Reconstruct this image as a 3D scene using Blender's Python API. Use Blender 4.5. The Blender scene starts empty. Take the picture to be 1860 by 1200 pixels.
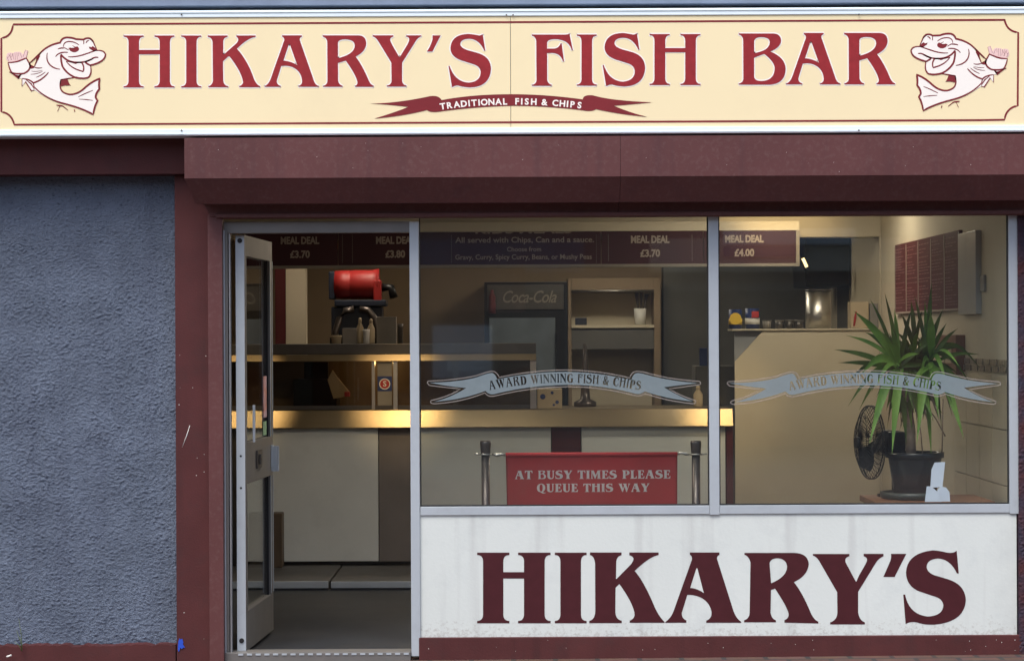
import bpy, bmesh, math, random
from mathutils import Vector, Matrix, noise
random.seed(7)
SC = bpy.context.scene
COL = SC.collection
R = math.radians
# ------------------------------------------------------------------ camera, sky, sun, exposure
D, HC, F = 11.0, 1.52, 380.0          # camera distance to the glass line, horizon height, px per metre there
ROLL = R(0.27)
cam_d = bpy.data.cameras.new('camera'); cam = bpy.data.objects.new('camera', cam_d); COL.objects.link(cam)
cam.location = (0, -D, HC)
cam.rotation_euler = (Matrix.Rotation(R(90), 3, 'X') @ Matrix.Rotation(-ROLL, 3, 'Z')).to_euler()
cam_d.sensor_width = 36.0; cam_d.lens = 36.0 * F * D / 1860.0
cam_d.shift_y = 12.0 / 1860.0
cam_d.clip_start = 0.1; cam_d.clip_end = 500
SC.camera = cam
w = bpy.data.worlds.new('World'); SC.world = w; w.use_nodes = True
nt = w.node_tree; nt.nodes.clear()
sky = nt.nodes.new('ShaderNodeTexSky'); sky.sky_type = 'NISHITA'; sky.sun_disc = False
SUN_EL, SUN_AZ = R(60), R(205)        # azimuth measured clockwise from +Y; the sun veiled, high behind the camera
sky.sun_elevation = SUN_EL; sky.sun_rotation = SUN_AZ
sky.air_density = 1.0; sky.dust_density = 3.0; sky.ozone_density = 1.0
bg = nt.nodes.new('ShaderNodeBackground'); bg.inputs['Strength'].default_value = 0.12
out = nt.nodes.new('ShaderNodeOutputWorld')
nt.links.new(sky.outputs[0], bg.inputs[0]); nt.links.new(bg.outputs[0], out.inputs[0])
sl = bpy.data.lights.new('sun', 'SUN'); sl.energy = 1.35; sl.angle = R(30); sl.color = (1.0, 0.97, 0.93)
so = bpy.data.objects.new('sun', sl); COL.objects.link(so)
sd = Vector((math.sin(SUN_AZ)*math.cos(SUN_EL), math.cos(SUN_AZ)*math.cos(SUN_EL), math.sin(SUN_EL)))
so.rotation_euler = (-sd).to_track_quat('-Z', 'Y').to_euler(); so.location = sd*30
SC.view_settings.view_transform = 'Standard'; SC.view_settings.look = 'None'
SC.view_settings.exposure = 0.93; SC.view_settings.gamma = 1.0
SC.render.resolution_x, SC.render.resolution_y = 1024, 660
SC.render.engine = 'CYCLES'
SC.cycles.max_bounces = 10; SC.cycles.transparent_max_bounces = 16

# ------------------------------------------------------------------ pixel of the photograph -> point in the place
def P(u, v, Y=0.0):
    xi, yi = u - 930.0, 600.0 - v
    x = xi*math.cos(ROLL) + yi*math.sin(ROLL)
    y = -xi*math.sin(ROLL) + yi*math.cos(ROLL)
    s = (D + Y)/(F*D)
    return Vector((x*s, Y, HC + (y + 12.0)*s))
def X(u, v, Y=0.0): return P(u, v, Y).x
def Z(u, v, Y=0.0): return P(u, v, Y).z
def rectpx(u0, v0, u1, v1, Y):
    um, vm = (u0+u1)/2, (v0+v1)/2
    return X(u0, vm, Y), X(u1, vm, Y), Z(um, v1, Y), Z(um, v0, Y)     # x0 x1 z0 z1

# ------------------------------------------------------------------ materials
def mat(name, col, rough=0.6, metal=0.0, var=0.0, vscale=8.0, bump=0.0, bscale=60.0, spec=0.5, emit=None, estr=0.0,
        col2=None, stretch=(1, 1, 1), dirt=None, dscale=3.0, damt=0.0, coat=0.0, aniso=0.0, streak=None, foot=None, pits=None):
    m = bpy.data.materials.new(name); m.use_nodes = True
    t = m.node_tree; b = t.nodes['Principled BSDF']
    b.inputs['Roughness'].default_value = rough; b.inputs['Metallic'].default_value = metal
    b.inputs['Specular IOR Level'].default_value = spec
    b.inputs['Coat Weight'].default_value = coat
    b.inputs['Anisotropic'].default_value = aniso
    b.inputs['Base Color'].default_value = (*col, 1)
    tc = t.nodes.new('ShaderNodeTexCoord'); mp = t.nodes.new('ShaderNodeMapping')
    mp.inputs['Scale'].default_value = stretch
    t.links.new(tc.outputs['Object'], mp.inputs[0])
    last = None
    if var > 0 or col2:
        n = t.nodes.new('ShaderNodeTexNoise'); n.inputs['Scale'].default_value = vscale; n.inputs['Detail'].default_value = 6
        t.links.new(mp.outputs[0], n.inputs['Vector'])
        r = t.nodes.new('ShaderNodeValToRGB')
        c2 = col2 if col2 else tuple(min(1, c*(1+var)) for c in col)
        c1 = col if col2 else tuple(c*(1-var) for c in col)
        r.color_ramp.elements[0].color = (*c1, 1); r.color_ramp.elements[1].color = (*c2, 1)
        r.color_ramp.elements[0].position = 0.3; r.color_ramp.elements[1].position = 0.7
        t.links.new(n.outputs['Fac'], r.inputs[0]); last = r.outputs[0]
        t.links.new(last, b.inputs['Base Color'])
    if dirt:
        n2 = t.nodes.new('ShaderNodeTexNoise'); n2.inputs['Scale'].default_value = dscale; n2.inputs['Detail'].default_value = 9
        n2.inputs['Roughness'].default_value = 0.7
        t.links.new(tc.outputs['Object'], n2.inputs['Vector'])
        r2 = t.nodes.new('ShaderNodeValToRGB'); r2.color_ramp.elements[0].position = 0.5; r2.color_ramp.elements[1].position = 0.78
        r2.color_ramp.elements[0].color = (0, 0, 0, 1); r2.color_ramp.elements[1].color = (damt,)*3 + (1,)
        t.links.new(n2.outputs['Fac'], r2.inputs[0])
        mx = t.nodes.new('ShaderNodeMixRGB'); mx.inputs['Color2'].default_value = (*dirt, 1)
        if last: t.links.new(last, mx.inputs['Color1'])
        else: mx.inputs['Color1'].default_value = (*col, 1)
        t.links.new(r2.outputs[0], mx.inputs['Fac']); t.links.new(mx.outputs[0], b.inputs['Base Color'])
    if streak or foot or pits:
        sep = t.nodes.new('ShaderNodeSeparateXYZ'); t.links.new(tc.outputs['Object'], sep.inputs[0])
    def blend(fac, colr):
        mx = t.nodes.new('ShaderNodeMixRGB'); mx.inputs['Color2'].default_value = (*colr, 1)
        src = b.inputs['Base Color'].links[0].from_socket if b.inputs['Base Color'].links else None
        if src: t.links.new(src, mx.inputs['Color1'])
        else: mx.inputs['Color1'].default_value = (*col, 1)
        t.links.new(fac, mx.inputs['Fac']); t.links.new(mx.outputs[0], b.inputs['Base Color'])
    if streak:        # run marks left by rain
        m2 = t.nodes.new('ShaderNodeMapping'); m2.inputs['Scale'].default_value = (14, 14, .7); t.links.new(tc.outputs['Object'], m2.inputs[0])
        n4 = t.nodes.new('ShaderNodeTexNoise'); n4.inputs['Scale'].default_value = 1.0; n4.inputs['Detail'].default_value = 7; t.links.new(m2.outputs[0], n4.inputs['Vector'])
        r4 = t.nodes.new('ShaderNodeValToRGB'); r4.color_ramp.elements[0].position = .54; r4.color_ramp.elements[1].position = .80; r4.color_ramp.elements[1].color = (.55, .55, .55, 1)
        t.links.new(n4.outputs['Fac'], r4.inputs[0]); blend(r4.outputs[0], streak)
    if pits:          # dark specks painted as the shade between the coarse grains
        m3 = t.nodes.new('ShaderNodeMapping'); m3.inputs['Scale'].default_value = (70, 70, 125); t.links.new(tc.outputs['Object'], m3.inputs[0])
        n6 = t.nodes.new('ShaderNodeTexNoise'); n6.inputs['Scale'].default_value = 1.0; n6.inputs['Detail'].default_value = 3; n6.inputs['Distortion'].default_value = .6; t.links.new(m3.outputs[0], n6.inputs['Vector'])
        r6 = t.nodes.new('ShaderNodeValToRGB'); r6.color_ramp.elements[0].position = .58; r6.color_ramp.elements[1].position = .70; r6.color_ramp.elements[1].color = (.75, .75, .75, 1)
        t.links.new(n6.outputs['Fac'], r6.inputs[0]); blend(r6.outputs[0], pits)
    if foot:          # splashes along the lower edge
        mr = t.nodes.new('ShaderNodeMapRange'); mr.inputs['From Min'].default_value = .10; mr.inputs['From Max'].default_value = .24; mr.inputs['To Min'].default_value = .17; mr.inputs['To Max'].default_value = -.06
        t.links.new(sep.outputs['Z'], mr.inputs['Value'])
        n5 = t.nodes.new('ShaderNodeTexNoise'); n5.inputs['Scale'].default_value = 55; n5.inputs['Detail'].default_value = 8; n5.inputs['Roughness'].default_value = .75; t.links.new(tc.outputs['Object'], n5.inputs['Vector'])
        ad = t.nodes.new('ShaderNodeMath'); ad.operation = 'ADD'; t.links.new(mr.outputs[0], ad.inputs[0]); t.links.new(n5.outputs['Fac'], ad.inputs[1])
        r5 = t.nodes.new('ShaderNodeValToRGB'); r5.color_ramp.elements[0].position = .64; r5.color_ramp.elements[1].position = .76; r5.color_ramp.elements[1].color = (.32, .32, .32, 1)
        t.links.new(ad.outputs[0], r5.inputs[0]); blend(r5.outputs[0], foot)
    if bump > 0:
        n3 = t.nodes.new('ShaderNodeTexNoise'); n3.inputs['Scale'].default_value = bscale; n3.inputs['Detail'].default_value = 5
        t.links.new(mp.outputs[0], n3.inputs['Vector'])
        bp = t.nodes.new('ShaderNodeBump'); bp.inputs['Strength'].default_value = bump; bp.inputs['Distance'].default_value = 0.01
        t.links.new(n3.outputs['Fac'], bp.inputs['Height']); t.links.new(bp.outputs[0], b.inputs['Normal'])
    if emit:
        b.inputs['Emission Color'].default_value = (*emit, 1); b.inputs['Emission Strength'].default_value = estr
    return m
def glass_mat(name, tint=(0.93, 0.95, 0.94), f0=0.055, rough=0.02, film=0.0, fcol=(.5, .5, .5)):
    m = bpy.data.materials.new(name); m.use_nodes = True; t = m.node_tree; t.nodes.clear()
    o = t.nodes.new('ShaderNodeOutputMaterial'); tr = t.nodes.new('ShaderNodeBsdfTransparent'); tr.inputs[0].default_value = (*tint, 1)
    gl = t.nodes.new('ShaderNodeBsdfGlossy'); gl.inputs['Roughness'].default_value = rough; gl.inputs[0].default_value = (1, 1, 1, 1)
    lw = t.nodes.new('ShaderNodeLayerWeight'); lw.inputs['Blend'].default_value = 0.5
    p = t.nodes.new('ShaderNodeMath'); p.operation = 'POWER'; p.inputs[1].default_value = 5
    a = t.nodes.new('ShaderNodeMath'); a.operation = 'MULTIPLY_ADD'; a.inputs[1].default_value = 1 - f0; a.inputs[2].default_value = f0
    t.links.new(lw.outputs['Facing'], p.inputs[0]); t.links.new(p.outputs[0], a.inputs[0])
    mx = t.nodes.new('ShaderNodeMixShader'); t.links.new(a.outputs[0], mx.inputs[0]); t.links.new(tr.outputs[0], mx.inputs[1]); t.links.new(gl.outputs[0], mx.inputs[2])
    last = mx
    if film > 0:      # thin diffuse film: dust, plus painted haze for the veil of reflections
        df = t.nodes.new('ShaderNodeBsdfDiffuse'); df.inputs[0].default_value = (*fcol, 1)
        n = t.nodes.new('ShaderNodeTexNoise'); n.inputs['Scale'].default_value = 2.2; n.inputs['Detail'].default_value = 8
        tc = t.nodes.new('ShaderNodeTexCoord'); t.links.new(tc.outputs['Object'], n.inputs['Vector'])
        ml = t.nodes.new('ShaderNodeMath'); ml.operation = 'MULTIPLY'; ml.inputs[1].default_value = film*2
        t.links.new(n.outputs['Fac'], ml.inputs[0])
        m2 = t.nodes.new('ShaderNodeMixShader'); t.links.new(ml.outputs[0], m2.inputs[0]); t.links.new(mx.outputs[0], m2.inputs[1]); t.links.new(df.outputs[0], m2.inputs[2])
        last = m2
    t.links.new(last.outputs[0], o.inputs[0])
    return m
def film_mat(name, col, opacity):
    m = bpy.data.materials.new(name); m.use_nodes = True; t = m.node_tree; t.nodes.clear()
    o = t.nodes.new('ShaderNodeOutputMaterial'); tr = t.nodes.new('ShaderNodeBsdfTransparent')
    df = t.nodes.new('ShaderNodeBsdfDiffuse'); df.inputs[0].default_value = (*col, 1)
    n = t.nodes.new('ShaderNodeTexNoise'); n.inputs['Scale'].default_value = 25; n.inputs['Detail'].default_value = 4
    tc = t.nodes.new('ShaderNodeTexCoord'); t.links.new(tc.outputs['Object'], n.inputs['Vector'])
    ml = t.nodes.new('ShaderNodeMath'); ml.operation = 'MULTIPLY_ADD'; ml.inputs[1].default_value = 0.16; ml.inputs[2].default_value = opacity-0.08
    t.links.new(n.outputs['Fac'], ml.inputs[0])
    mx = t.nodes.new('ShaderNodeMixShader'); t.links.new(ml.outputs[0], mx.inputs[0]); t.links.new(tr.outputs[0], mx.inputs[1]); t.links.new(df.outputs[0], mx.inputs[2])
    t.links.new(mx.outputs[0], o.inputs[0]); return m

M = {}
def mk(key, *a, **k): M[key] = mat(key, *a, **k)
mk('maroon_paint', (0.086, 0.026, 0.026), 0.6, spec=.22, streak=(0.05, 0.02, 0.02), var=0.12, vscale=5, bump=0.12, bscale=120, dirt=(0.05, 0.03, 0.03), dscale=7, damt=0.5)
mk('shutter_maroon', (0.114, 0.041, 0.040), 0.5, spec=.35, var=0.09, vscale=2.2, bump=0.16, bscale=9, dirt=(0.20, 0.13, 0.12), dscale=40, damt=0.35, streak=(0.07, 0.03, 0.034))
mk('lettering_maroon', (0.064, 0.014, 0.018), 0.6, spec=.2, var=0.08, vscale=20)
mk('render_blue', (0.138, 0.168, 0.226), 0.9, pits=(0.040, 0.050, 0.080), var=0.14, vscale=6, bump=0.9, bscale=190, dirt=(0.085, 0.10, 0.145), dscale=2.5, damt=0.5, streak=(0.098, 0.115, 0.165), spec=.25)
mk('pillar_dark', (0.040, 0.045, 0.075), 0.85, spec=.25, col2=(0.085, 0.030, 0.034), vscale=9, bump=.6, bscale=120)
mk('ledge_blue', (0.17, 0.21, 0.29), 0.8, var=0.12, vscale=6, bump=0.2, bscale=90)
mk('dark_gap', (0.012, 0.012, 0.022), 0.9, col2=(0.05, 0.045, 0.03), vscale=14)
mk('white_panel', (0.67, 0.715, 0.685), 0.6, var=0.03, vscale=1.8, bump=0.08, bscale=70, dirt=(0.42, 0.46, 0.47), dscale=3.5, damt=0.35, streak=(0.45, 0.46, 0.45), foot=(0.24, 0.20, 0.16))
mk('white_paint', (0.66, 0.7, 0.7), 0.6)
mk('aluminium', (0.465, 0.515, 0.555), 0.42, metal=0.15, var=0.05, vscale=5, stretch=(1, 1, .15), dirt=(0.3, 0.31, 0.34), dscale=12, damt=0.3)
mk('old_aluminium', (0.42, 0.42, 0.42), 0.45, metal=0.4, var=0.08, vscale=7)
mk('sign_cream', (0.93, 0.795, 0.50), 0.45, var=0.02, vscale=1.2, spec=0.25, dirt=(0.80, 0.66, 0.42), dscale=1.6, damt=0.35)
mk('sign_frame', (0.84, 0.95, 1.0), 0.4, spec=0.4, var=0.02)
mk('sign_red', (0.31, 0.022, 0.028), 0.5, var=0.12, vscale=30, spec=0.3)
mk('sign_line', (0.22, 0.022, 0.028), 0.5, spec=0.3, var=0.1, vscale=4)
mk('sign_white', (0.96, 0.91, 0.84), 0.5, spec=0.3)
mk('chip_pink', (0.88, 0.62, 0.58), 0.5, spec=0.3)
mk('black_rubber', (0.012, 0.012, 0.014), 0.7)
mk('inner_cream', (0.55, 0.48, 0.355), 0.7, var=0.05, vscale=2, dirt=(0.42, 0.35, 0.24), dscale=3, damt=0.3)
mk('inner_brown', (0.23, 0.165, 0.10), 0.7, var=0.10, vscale=2)
mk('kitchen_dark', (0.10, 0.097, 0.088), 0.6, var=0.2, vscale=2)
mk('inner_maroon', (0.09, 0.020, 0.022), 0.6, spec=.2, var=0.08)
mk('panel_beige', (0.74, 0.77, 0.74), 0.6, var=0.05, vscale=3, dirt=(0.58, 0.60, 0.57), dscale=5, damt=0.4)
mk('panel_brown', (0.22, 0.195, 0.18), 0.6, var=0.1, vscale=4)
mk('steel', (0.58, 0.56, 0.52), 0.36, metal=1.0, bump=0.06, bscale=300, stretch=(.05, 1, 1), var=0.06)
mk('warm_steel', (0.33, 0.262, 0.165), 0.31, metal=1.0, bump=0.06, bscale=300, stretch=(.05, 1, 1), var=0.08)
mk('edge_steel', (0.30, 0.235, 0.15), 0.36, metal=1.0, var=.08)
mk('dark_shaded_metal', (0.19, 0.182, 0.172), 0.45, metal=.3, var=.08)  # shade on door leaf and head put into the colour; threshold itself is dark
mk('case_brown', (0.10, 0.07, 0.045), 0.6, var=.1)
mk('dark_steel', (0.12, 0.11, 0.10), 0.4, metal=0.7, var=0.1)
mk('floor_vinyl', (0.018, 0.022, 0.029), 0.55, var=0.25, vscale=3, dirt=(0.055, 0.055, 0.055), dscale=2, damt=0.6, bump=0.1, bscale=90)
mk('platform_vinyl', (0.115, 0.115, 0.115), 0.6, var=0.15, vscale=5, dirt=(0.05, 0.05, 0.05), dscale=5, damt=0.7)
mk('menu_maroon', (0.050, 0.017, 0.021), 0.6, spec=.2, var=0.1, vscale=2)
mk('menu_text', (0.31, 0.25, 0.20), 0.6)
mk('print_dim', (0.21, 0.10, 0.085), 0.6)
mk('menu_frame', (0.22, 0.19, 0.15), 0.5, var=0.1)
mk('ceiling_white', (0.5, 0.45, 0.36), 0.8, var=0.03)
mk('black_plastic', (0.008, 0.0085, 0.010), 0.4, spec=.3, var=0.1)
mk('navy_plastic', (0.02, 0.026, 0.045), 0.4)
mk('red_plastic', (0.27, 0.012, 0.011), 0.5, var=0.1, vscale=10)
mk('white_card', (0.60, 0.66, 0.78), 0.6, var=0.02)
mk('cream_card', (0.50, 0.40, 0.26), 0.7, var=0.06)
mk('grey_card', (0.24, 0.22, 0.19), 0.7, var=0.08)
mk('yellow_label', (0.72, 0.47, 0.04), 0.5)
mk('blue_label', (0.03, 0.05, 0.16), 0.4)
mk('red_label', (0.42, 0.03, 0.03), 0.5)
mk('banner_red', (0.52, 0.032, 0.034), 0.75, var=0.10, vscale=4, bump=0.15, bscale=400, dirt=(0.4, 0.14, 0.12), dscale=5, damt=0.25)
mk('banner_white', (0.92, 0.92, 0.88), 0.7)
mk('brown_steel', (0.14, 0.12, 0.11), 0.35, metal=0.8, var=0.15, vscale=12)
mk('leaf_green', (0.095, 0.150, 0.022), 0.5, spec=.25, col2=(0.020, 0.052, 0.010), vscale=9)
mk('leaf_bright', (0.20, 0.34, 0.06), 0.5, spec=.3, col2=(0.09, 0.20, 0.03), vscale=9)
mk('trunk_brown', (0.20, 0.145, 0.105), 0.8, var=0.25, vscale=30, bump=0.5, bscale=60)
mk('pot_black', (0.006, 0.007, 0.008), 0.25, spec=.35, var=0.1)
mk('saucer_green', (0.016, 0.026, 0.022), 0.4)
mk('soil', (0.03, 0.02, 0.013), 0.9, bump=0.5, bscale=60, var=.3)
mk('wood_brown', (0.16, 0.065, 0.028), 0.5, var=0.2, vscale=5, stretch=(1, 1, .2))
mk('silver_panel', (0.44, 0.44, 0.43), 0.4, metal=0.3, var=0.03)
mk('fridge_glass', (0.11, 0.13, 0.15), 0.2, var=0.15, vscale=5)
mk('corner_grey', (0.26, 0.27, 0.28), 0.5, var=.15, vscale=8)
mk('fridge_header', (0.055, 0.05, 0.045), 0.35, var=0.1)
mk('fridge_text', (0.17, 0.15, 0.12), 0.5)
mk('blue_scrap', (0.02, 0.08, 0.55), 0.5)
mk('weed_green', (0.12, 0.16, 0.05), 0.7)
mk('white_scrap', (0.75, 0.73, 0.68), 0.7)
mk('tile_cream', (0.47, 0.41, 0.30), 0.35, var=0.04)
mk('grout', (0.52, 0.47, 0.37), 0.7)
mk('mosaic_dark', (0.08, 0.06, 0.05), 0.3, col2=(0.30, 0.25, 0.18), vscale=60)
mk('asphalt', (0.05, 0.05, 0.052), 0.9, var=0.2, vscale=20, bump=0.3, bscale=80)
mk('pink_sticker', (0.50, 0.40, 0.50), 0.5, col2=(0.55, 0.22, 0.14), vscale=18)
mk('green_sticker', (0.30, 0.48, 0.30), 0.5, var=0.2, vscale=20)
mk('lamp_warm', (0.9, 0.8, 0.6), 0.5, emit=(1.0, 0.70, 0.30), estr=1.6)
mk('lamp_panel', (0.9, 0.85, 0.75), 0.5, emit=(1.0, 0.87, 0.70), estr=13)
mk('dark_window', (0.02, 0.022, 0.026), 0.1)
M['window_glass'] = glass_mat('window_glass', film=0.011, fcol=(.45, .47, .5), f0=0.06)
M['door_glass'] = glass_mat('door_glass', tint=(.85, .87, .86), f0=0.05)
M['case_glass'] = glass_mat('case_glass', tint=(.86, .84, .80), f0=0.05)
M['etched_film'] = film_mat('etched_film', (0.27, 0.33, 0.355), 0.66)
M['pale_line_film'] = film_mat('pale_line_film', (0.42, 0.38, 0.35), 0.60)
def brick_mat(name, c1, c2, cm, scale, bw, bh, rot=None, mortar=0.012):
    m = bpy.data.materials.new(name); m.use_nodes = True; t = m.node_tree; b = t.nodes['Principled BSDF']
    tc = t.nodes.new('ShaderNodeTexCoord'); mp = t.nodes.new('ShaderNodeMapping'); br = t.nodes.new('ShaderNodeTexBrick')
    if rot: mp.inputs['Rotation'].default_value = rot
    t.links.new(tc.outputs['Object'], mp.inputs[0]); t.links.new(mp.outputs[0], br.inputs['Vector'])
    br.inputs['Color1'].default_value = (*c1, 1); br.inputs['Color2'].default_value = (*c2, 1); br.inputs['Mortar'].default_value = (*cm, 1)
    br.inputs['Scale'].default_value = scale; br.inputs['Brick Width'].default_value = bw; br.inputs['Row Height'].default_value = bh
    br.inputs['Mortar Size'].default_value = mortar
    n = t.nodes.new('ShaderNodeTexNoise'); n.inputs['Scale'].default_value = 12; t.links.new(tc.outputs['Object'], n.inputs['Vector'])
    mx = t.nodes.new('ShaderNodeMixRGB'); mx.blend_type = 'MULTIPLY'; mx.inputs[0].default_value = .5
    t.links.new(br.outputs[0], mx.inputs[1]); t.links.new(n.outputs['Color'], mx.inputs[2]); t.links.new(mx.outputs[0], b.inputs['Base Color'])
    bp = t.nodes.new('ShaderNodeBump'); bp.inputs['Strength'].default_value = .4; bp.inputs['Distance'].default_value = .01; bp.invert = True
    t.links.new(br.outputs['Fac'], bp.inputs['Height']); t.links.new(bp.outputs[0], b.inputs['Normal'])
    b.inputs['Roughness'].default_value = .85
    M[name] = m
brick_mat('paving_brick', (0.12, 0.062, 0.048), (0.15, 0.085, 0.065), (0.06, 0.05, 0.045), 1, .2, .1)
brick_mat('terrace_brick', (0.20, 0.10, 0.07), (0.14, 0.075, 0.055), (0.16, 0.14, 0.12), 1, .225, .075, rot=(R(90), 0, 0))

# ------------------------------------------------------------------ mesh helpers
class MB:
    def __init__(s): s.bm = bmesh.new()
    def box(s, x0, x1, y0, y1, z0, z1, bev=0.0):
        if x1 < x0: x0, x1 = x1, x0
        if y1 < y0: y0, y1 = y1, y0
        if z1 < z0: z0, z1 = z1, z0
        vs = [s.bm.verts.new(c) for c in ((x0,y0,z0),(x1,y0,z0),(x1,y1,z0),(x0,y1,z0),(x0,y0,z1),(x1,y0,z1),(x1,y1,z1),(x0,y1,z1))]
        fs = [s.bm.faces.new([vs[i] for i in f]) for f in ((0,3,2,1),(4,5,6,7),(0,1,5,4),(1,2,6,5),(2,3,7,6),(3,0,4,7))]
        if bev > 0:
            es = list({e for f in fs for e in f.edges})
            bmesh.ops.bevel(s.bm, geom=es, offset=bev, segments=2, affect='EDGES', profile=0.6)
        return s
    def pbox(s, u0, v0, u1, v1, Yf, Yb, bev=0.0):       # rectangle seen at the front depth Yf, going back to Yb
        x0, x1, z0, z1 = rectpx(u0, v0, u1, v1, Yf); return s.box(x0, x1, Yf, Yb, z0, z1, bev)
    def prism(s, pts, fn):                              # pts 2D profile, fn(p, end) -> 3D
        a = [s.bm.verts.new(fn(p, 0)) for p in pts]; b = [s.bm.verts.new(fn(p, 1)) for p in pts]
        n = len(pts); s.bm.faces.new(a); s.bm.faces.new(b[::-1])
        for i in range(n): s.bm.faces.new((a[i], b[i], b[(i+1) % n], a[(i+1) % n]))
        return s
    def lathe(s, prof, c, n=32, cap=True, axis='Z', rot=None):  # prof [(r, h)]
        rings = []
        for r, h in prof:
            ring = []
            for i in range(n):
                a = 2*math.pi*i/n; p = Vector((r*math.cos(a), r*math.sin(a), h))
                if axis == 'Y': p = Vector((p.x, h, p.y))
                if axis == 'X': p = Vector((h, p.x, p.y))
                if rot: p = rot @ p
                ring.append(s.bm.verts.new(p + Vector(c)))
            rings.append(ring)
        for a, b in zip(rings, rings[1:]):
            for i in range(n): 
                f = s.bm.faces.new((a[i], a[(i+1) % n], b[(i+1) % n], b[i])); f.smooth = True
        if cap: s.bm.faces.new(rings[0][::-1]); s.bm.faces.new(rings[-1])
        return s
    def tube(s, pts, r, n=8, closed=False):
        pts = [Vector(p) for p in pts]; rings = []; N = len(pts)
        for i, p in enumerate(pts):
            if closed: d = pts[(i+1) % N] - pts[i-1]
            else: d = pts[min(i+1, N-1)] - pts[max(i-1, 0)]
            d.normalize(); ref = Vector((0, 0, 1)) if abs(d.z) < .9 else Vector((1, 0, 0))
            a = d.cross(ref).normalized(); b = d.cross(a)
            rr = r[i] if isinstance(r, (list, tuple)) else r
            rings.append([s.bm.verts.new(p + a*rr*math.cos(2*math.pi*k/n) + b*rr*math.sin(2*math.pi*k/n)) for k in range(n)])
        pr = list(zip(rings, rings[1:])) + ([(rings[-1], rings[0])] if closed else [])
        for A, B in pr:
            for k in range(n):
                f = s.bm.faces.new((A[k], A[(k+1) % n], B[(k+1) % n], B[k])); f.smooth = True
        if not closed: s.bm.faces.new(rings[0][::-1]); s.bm.faces.new(rings[-1])
        return s
    def quad(s, a, b, c, d): s.bm.faces.new([s.bm.verts.new(p) for p in (a, b, c, d)]); return s
    def mesh(s, me, T=None):
        k = len(s.bm.verts); s.bm.from_mesh(me)
        if T: 
            s.bm.verts.ensure_lookup_table()
            for v in s.bm.verts[k:]: v.co = T @ v.co
        return s
    def done(s, name, m, parent=None, normals=True):
        if normals: bmesh.ops.recalc_face_normals(s.bm, faces=s.bm.faces)
        me = bpy.data.meshes.new(name); s.bm.to_mesh(me); s.bm.free()
        ms = m if isinstance(m, (list, tuple)) else [m]
        for k in ms: me.materials.append(M[k])
        o = bpy.data.objects.new(name, me); COL.objects.link(o)
        if parent is not None:
            o.parent = parent
            if parent.type == 'EMPTY': o.matrix_parent_inverse = Matrix.Translation(-parent.location)
        return o
def thing(name, loc, label, cat, group=None):
    o = bpy.data.objects.new(name, None); COL.objects.link(o); o.location = loc; o.empty_display_size = .1
    o['label'] = label; o['category'] = cat
    if group: o['group'] = group
    return o
def tag(o, label, cat, group=None):      # a thing that is one mesh: origin moved to its base
    vs = [v.co for v in o.data.vertices]
    c = Vector(((min(v.x for v in vs)+max(v.x for v in vs))/2, (min(v.y for v in vs)+max(v.y for v in vs))/2, min(v.z for v in vs)))
    o.data.transform(Matrix.Translation(-c)); o.location = c
    o['label'] = label; o['category'] = cat
    if group: o['group'] = group
    return o
def struct(o): o['kind'] = 'structure'; return o

# --- outlines: little path language -> polylines (M L Q Z)
def path(sdef, n=9):
    loops = []; cur = []; tk = sdef.replace(',', ' ').replace('M', ' M ').replace('L', ' L ').replace('Q', ' Q ').replace('Z', ' Z ').split()
    i = 0; cmd = None
    while i < len(tk):
        if tk[i] in 'MLQZ': 
            cmd = tk[i]; i += 1
            if cmd == 'Z': loops.append(cur); cur = []
            continue
        if cmd == 'Q':
            c = (float(tk[i]), float(tk[i+1])); e = (float(tk[i+2]), float(tk[i+3])); i += 4; p = cur[-1]
            for k in range(1, n+1):
                t = k/n; cur.append(((1-t)**2*p[0]+2*t*(1-t)*c[0]+t*t*e[0], (1-t)**2*p[1]+2*t*(1-t)*c[1]+t*t*e[1]))
        else: cur.append((float(tk[i]), float(tk[i+1]))); i += 2
    if cur: loops.append(cur)
    return loops
def xf(loops, f): return [[f(*p) for p in l] for l in loops]
def zoomed(loops, ox, oy, s, dx=0, dy=0): return xf(loops, lambda x, y: (ox + x/s + dx, oy + y/s + dy))
def fill(loops, Y, thick=0.0008, offset=0.0):          # loops of (X, Z) -> mesh of a thin painted/vinyl layer whose front is at Y-thick
    cu = bpy.data.curves.new('tmp', 'CURVE'); cu.dimensions = '2D'; cu.fill_mode = 'BOTH'; cu.extrude = thick/2; cu.offset = offset
    cu.resolution_u = 1
    for l in loops:
        l2 = [l[0]]
        for p in l[1:]:
            if (p[0]-l2[-1][0])**2 + (p[1]-l2[-1][1])**2 > 1e-9: l2.append(p)
        if (l2[0][0]-l2[-1][0])**2 + (l2[0][1]-l2[-1][1])**2 < 1e-9: l2.pop()
        sp = cu.splines.new('POLY'); sp.points.add(len(l2)-1); sp.use_cyclic_u = True
        for q, p in zip(sp.points, l2): q.co = (p[0], p[1], 0, 1)
    ob = bpy.data.objects.new('tmp', cu); me = bpy.data.meshes.new_from_object(ob)
    for v in me.vertices: v.co = Vector((v.co.x, Y - thick/2 + v.co.z, v.co.y))
    bpy.data.objects.remove(ob); bpy.data.curves.remove(cu)
    return me
def px2w(loops, Y): return xf(loops, lambda u, v: (P(u, v, Y).x, P(u, v, Y).z))
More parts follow.
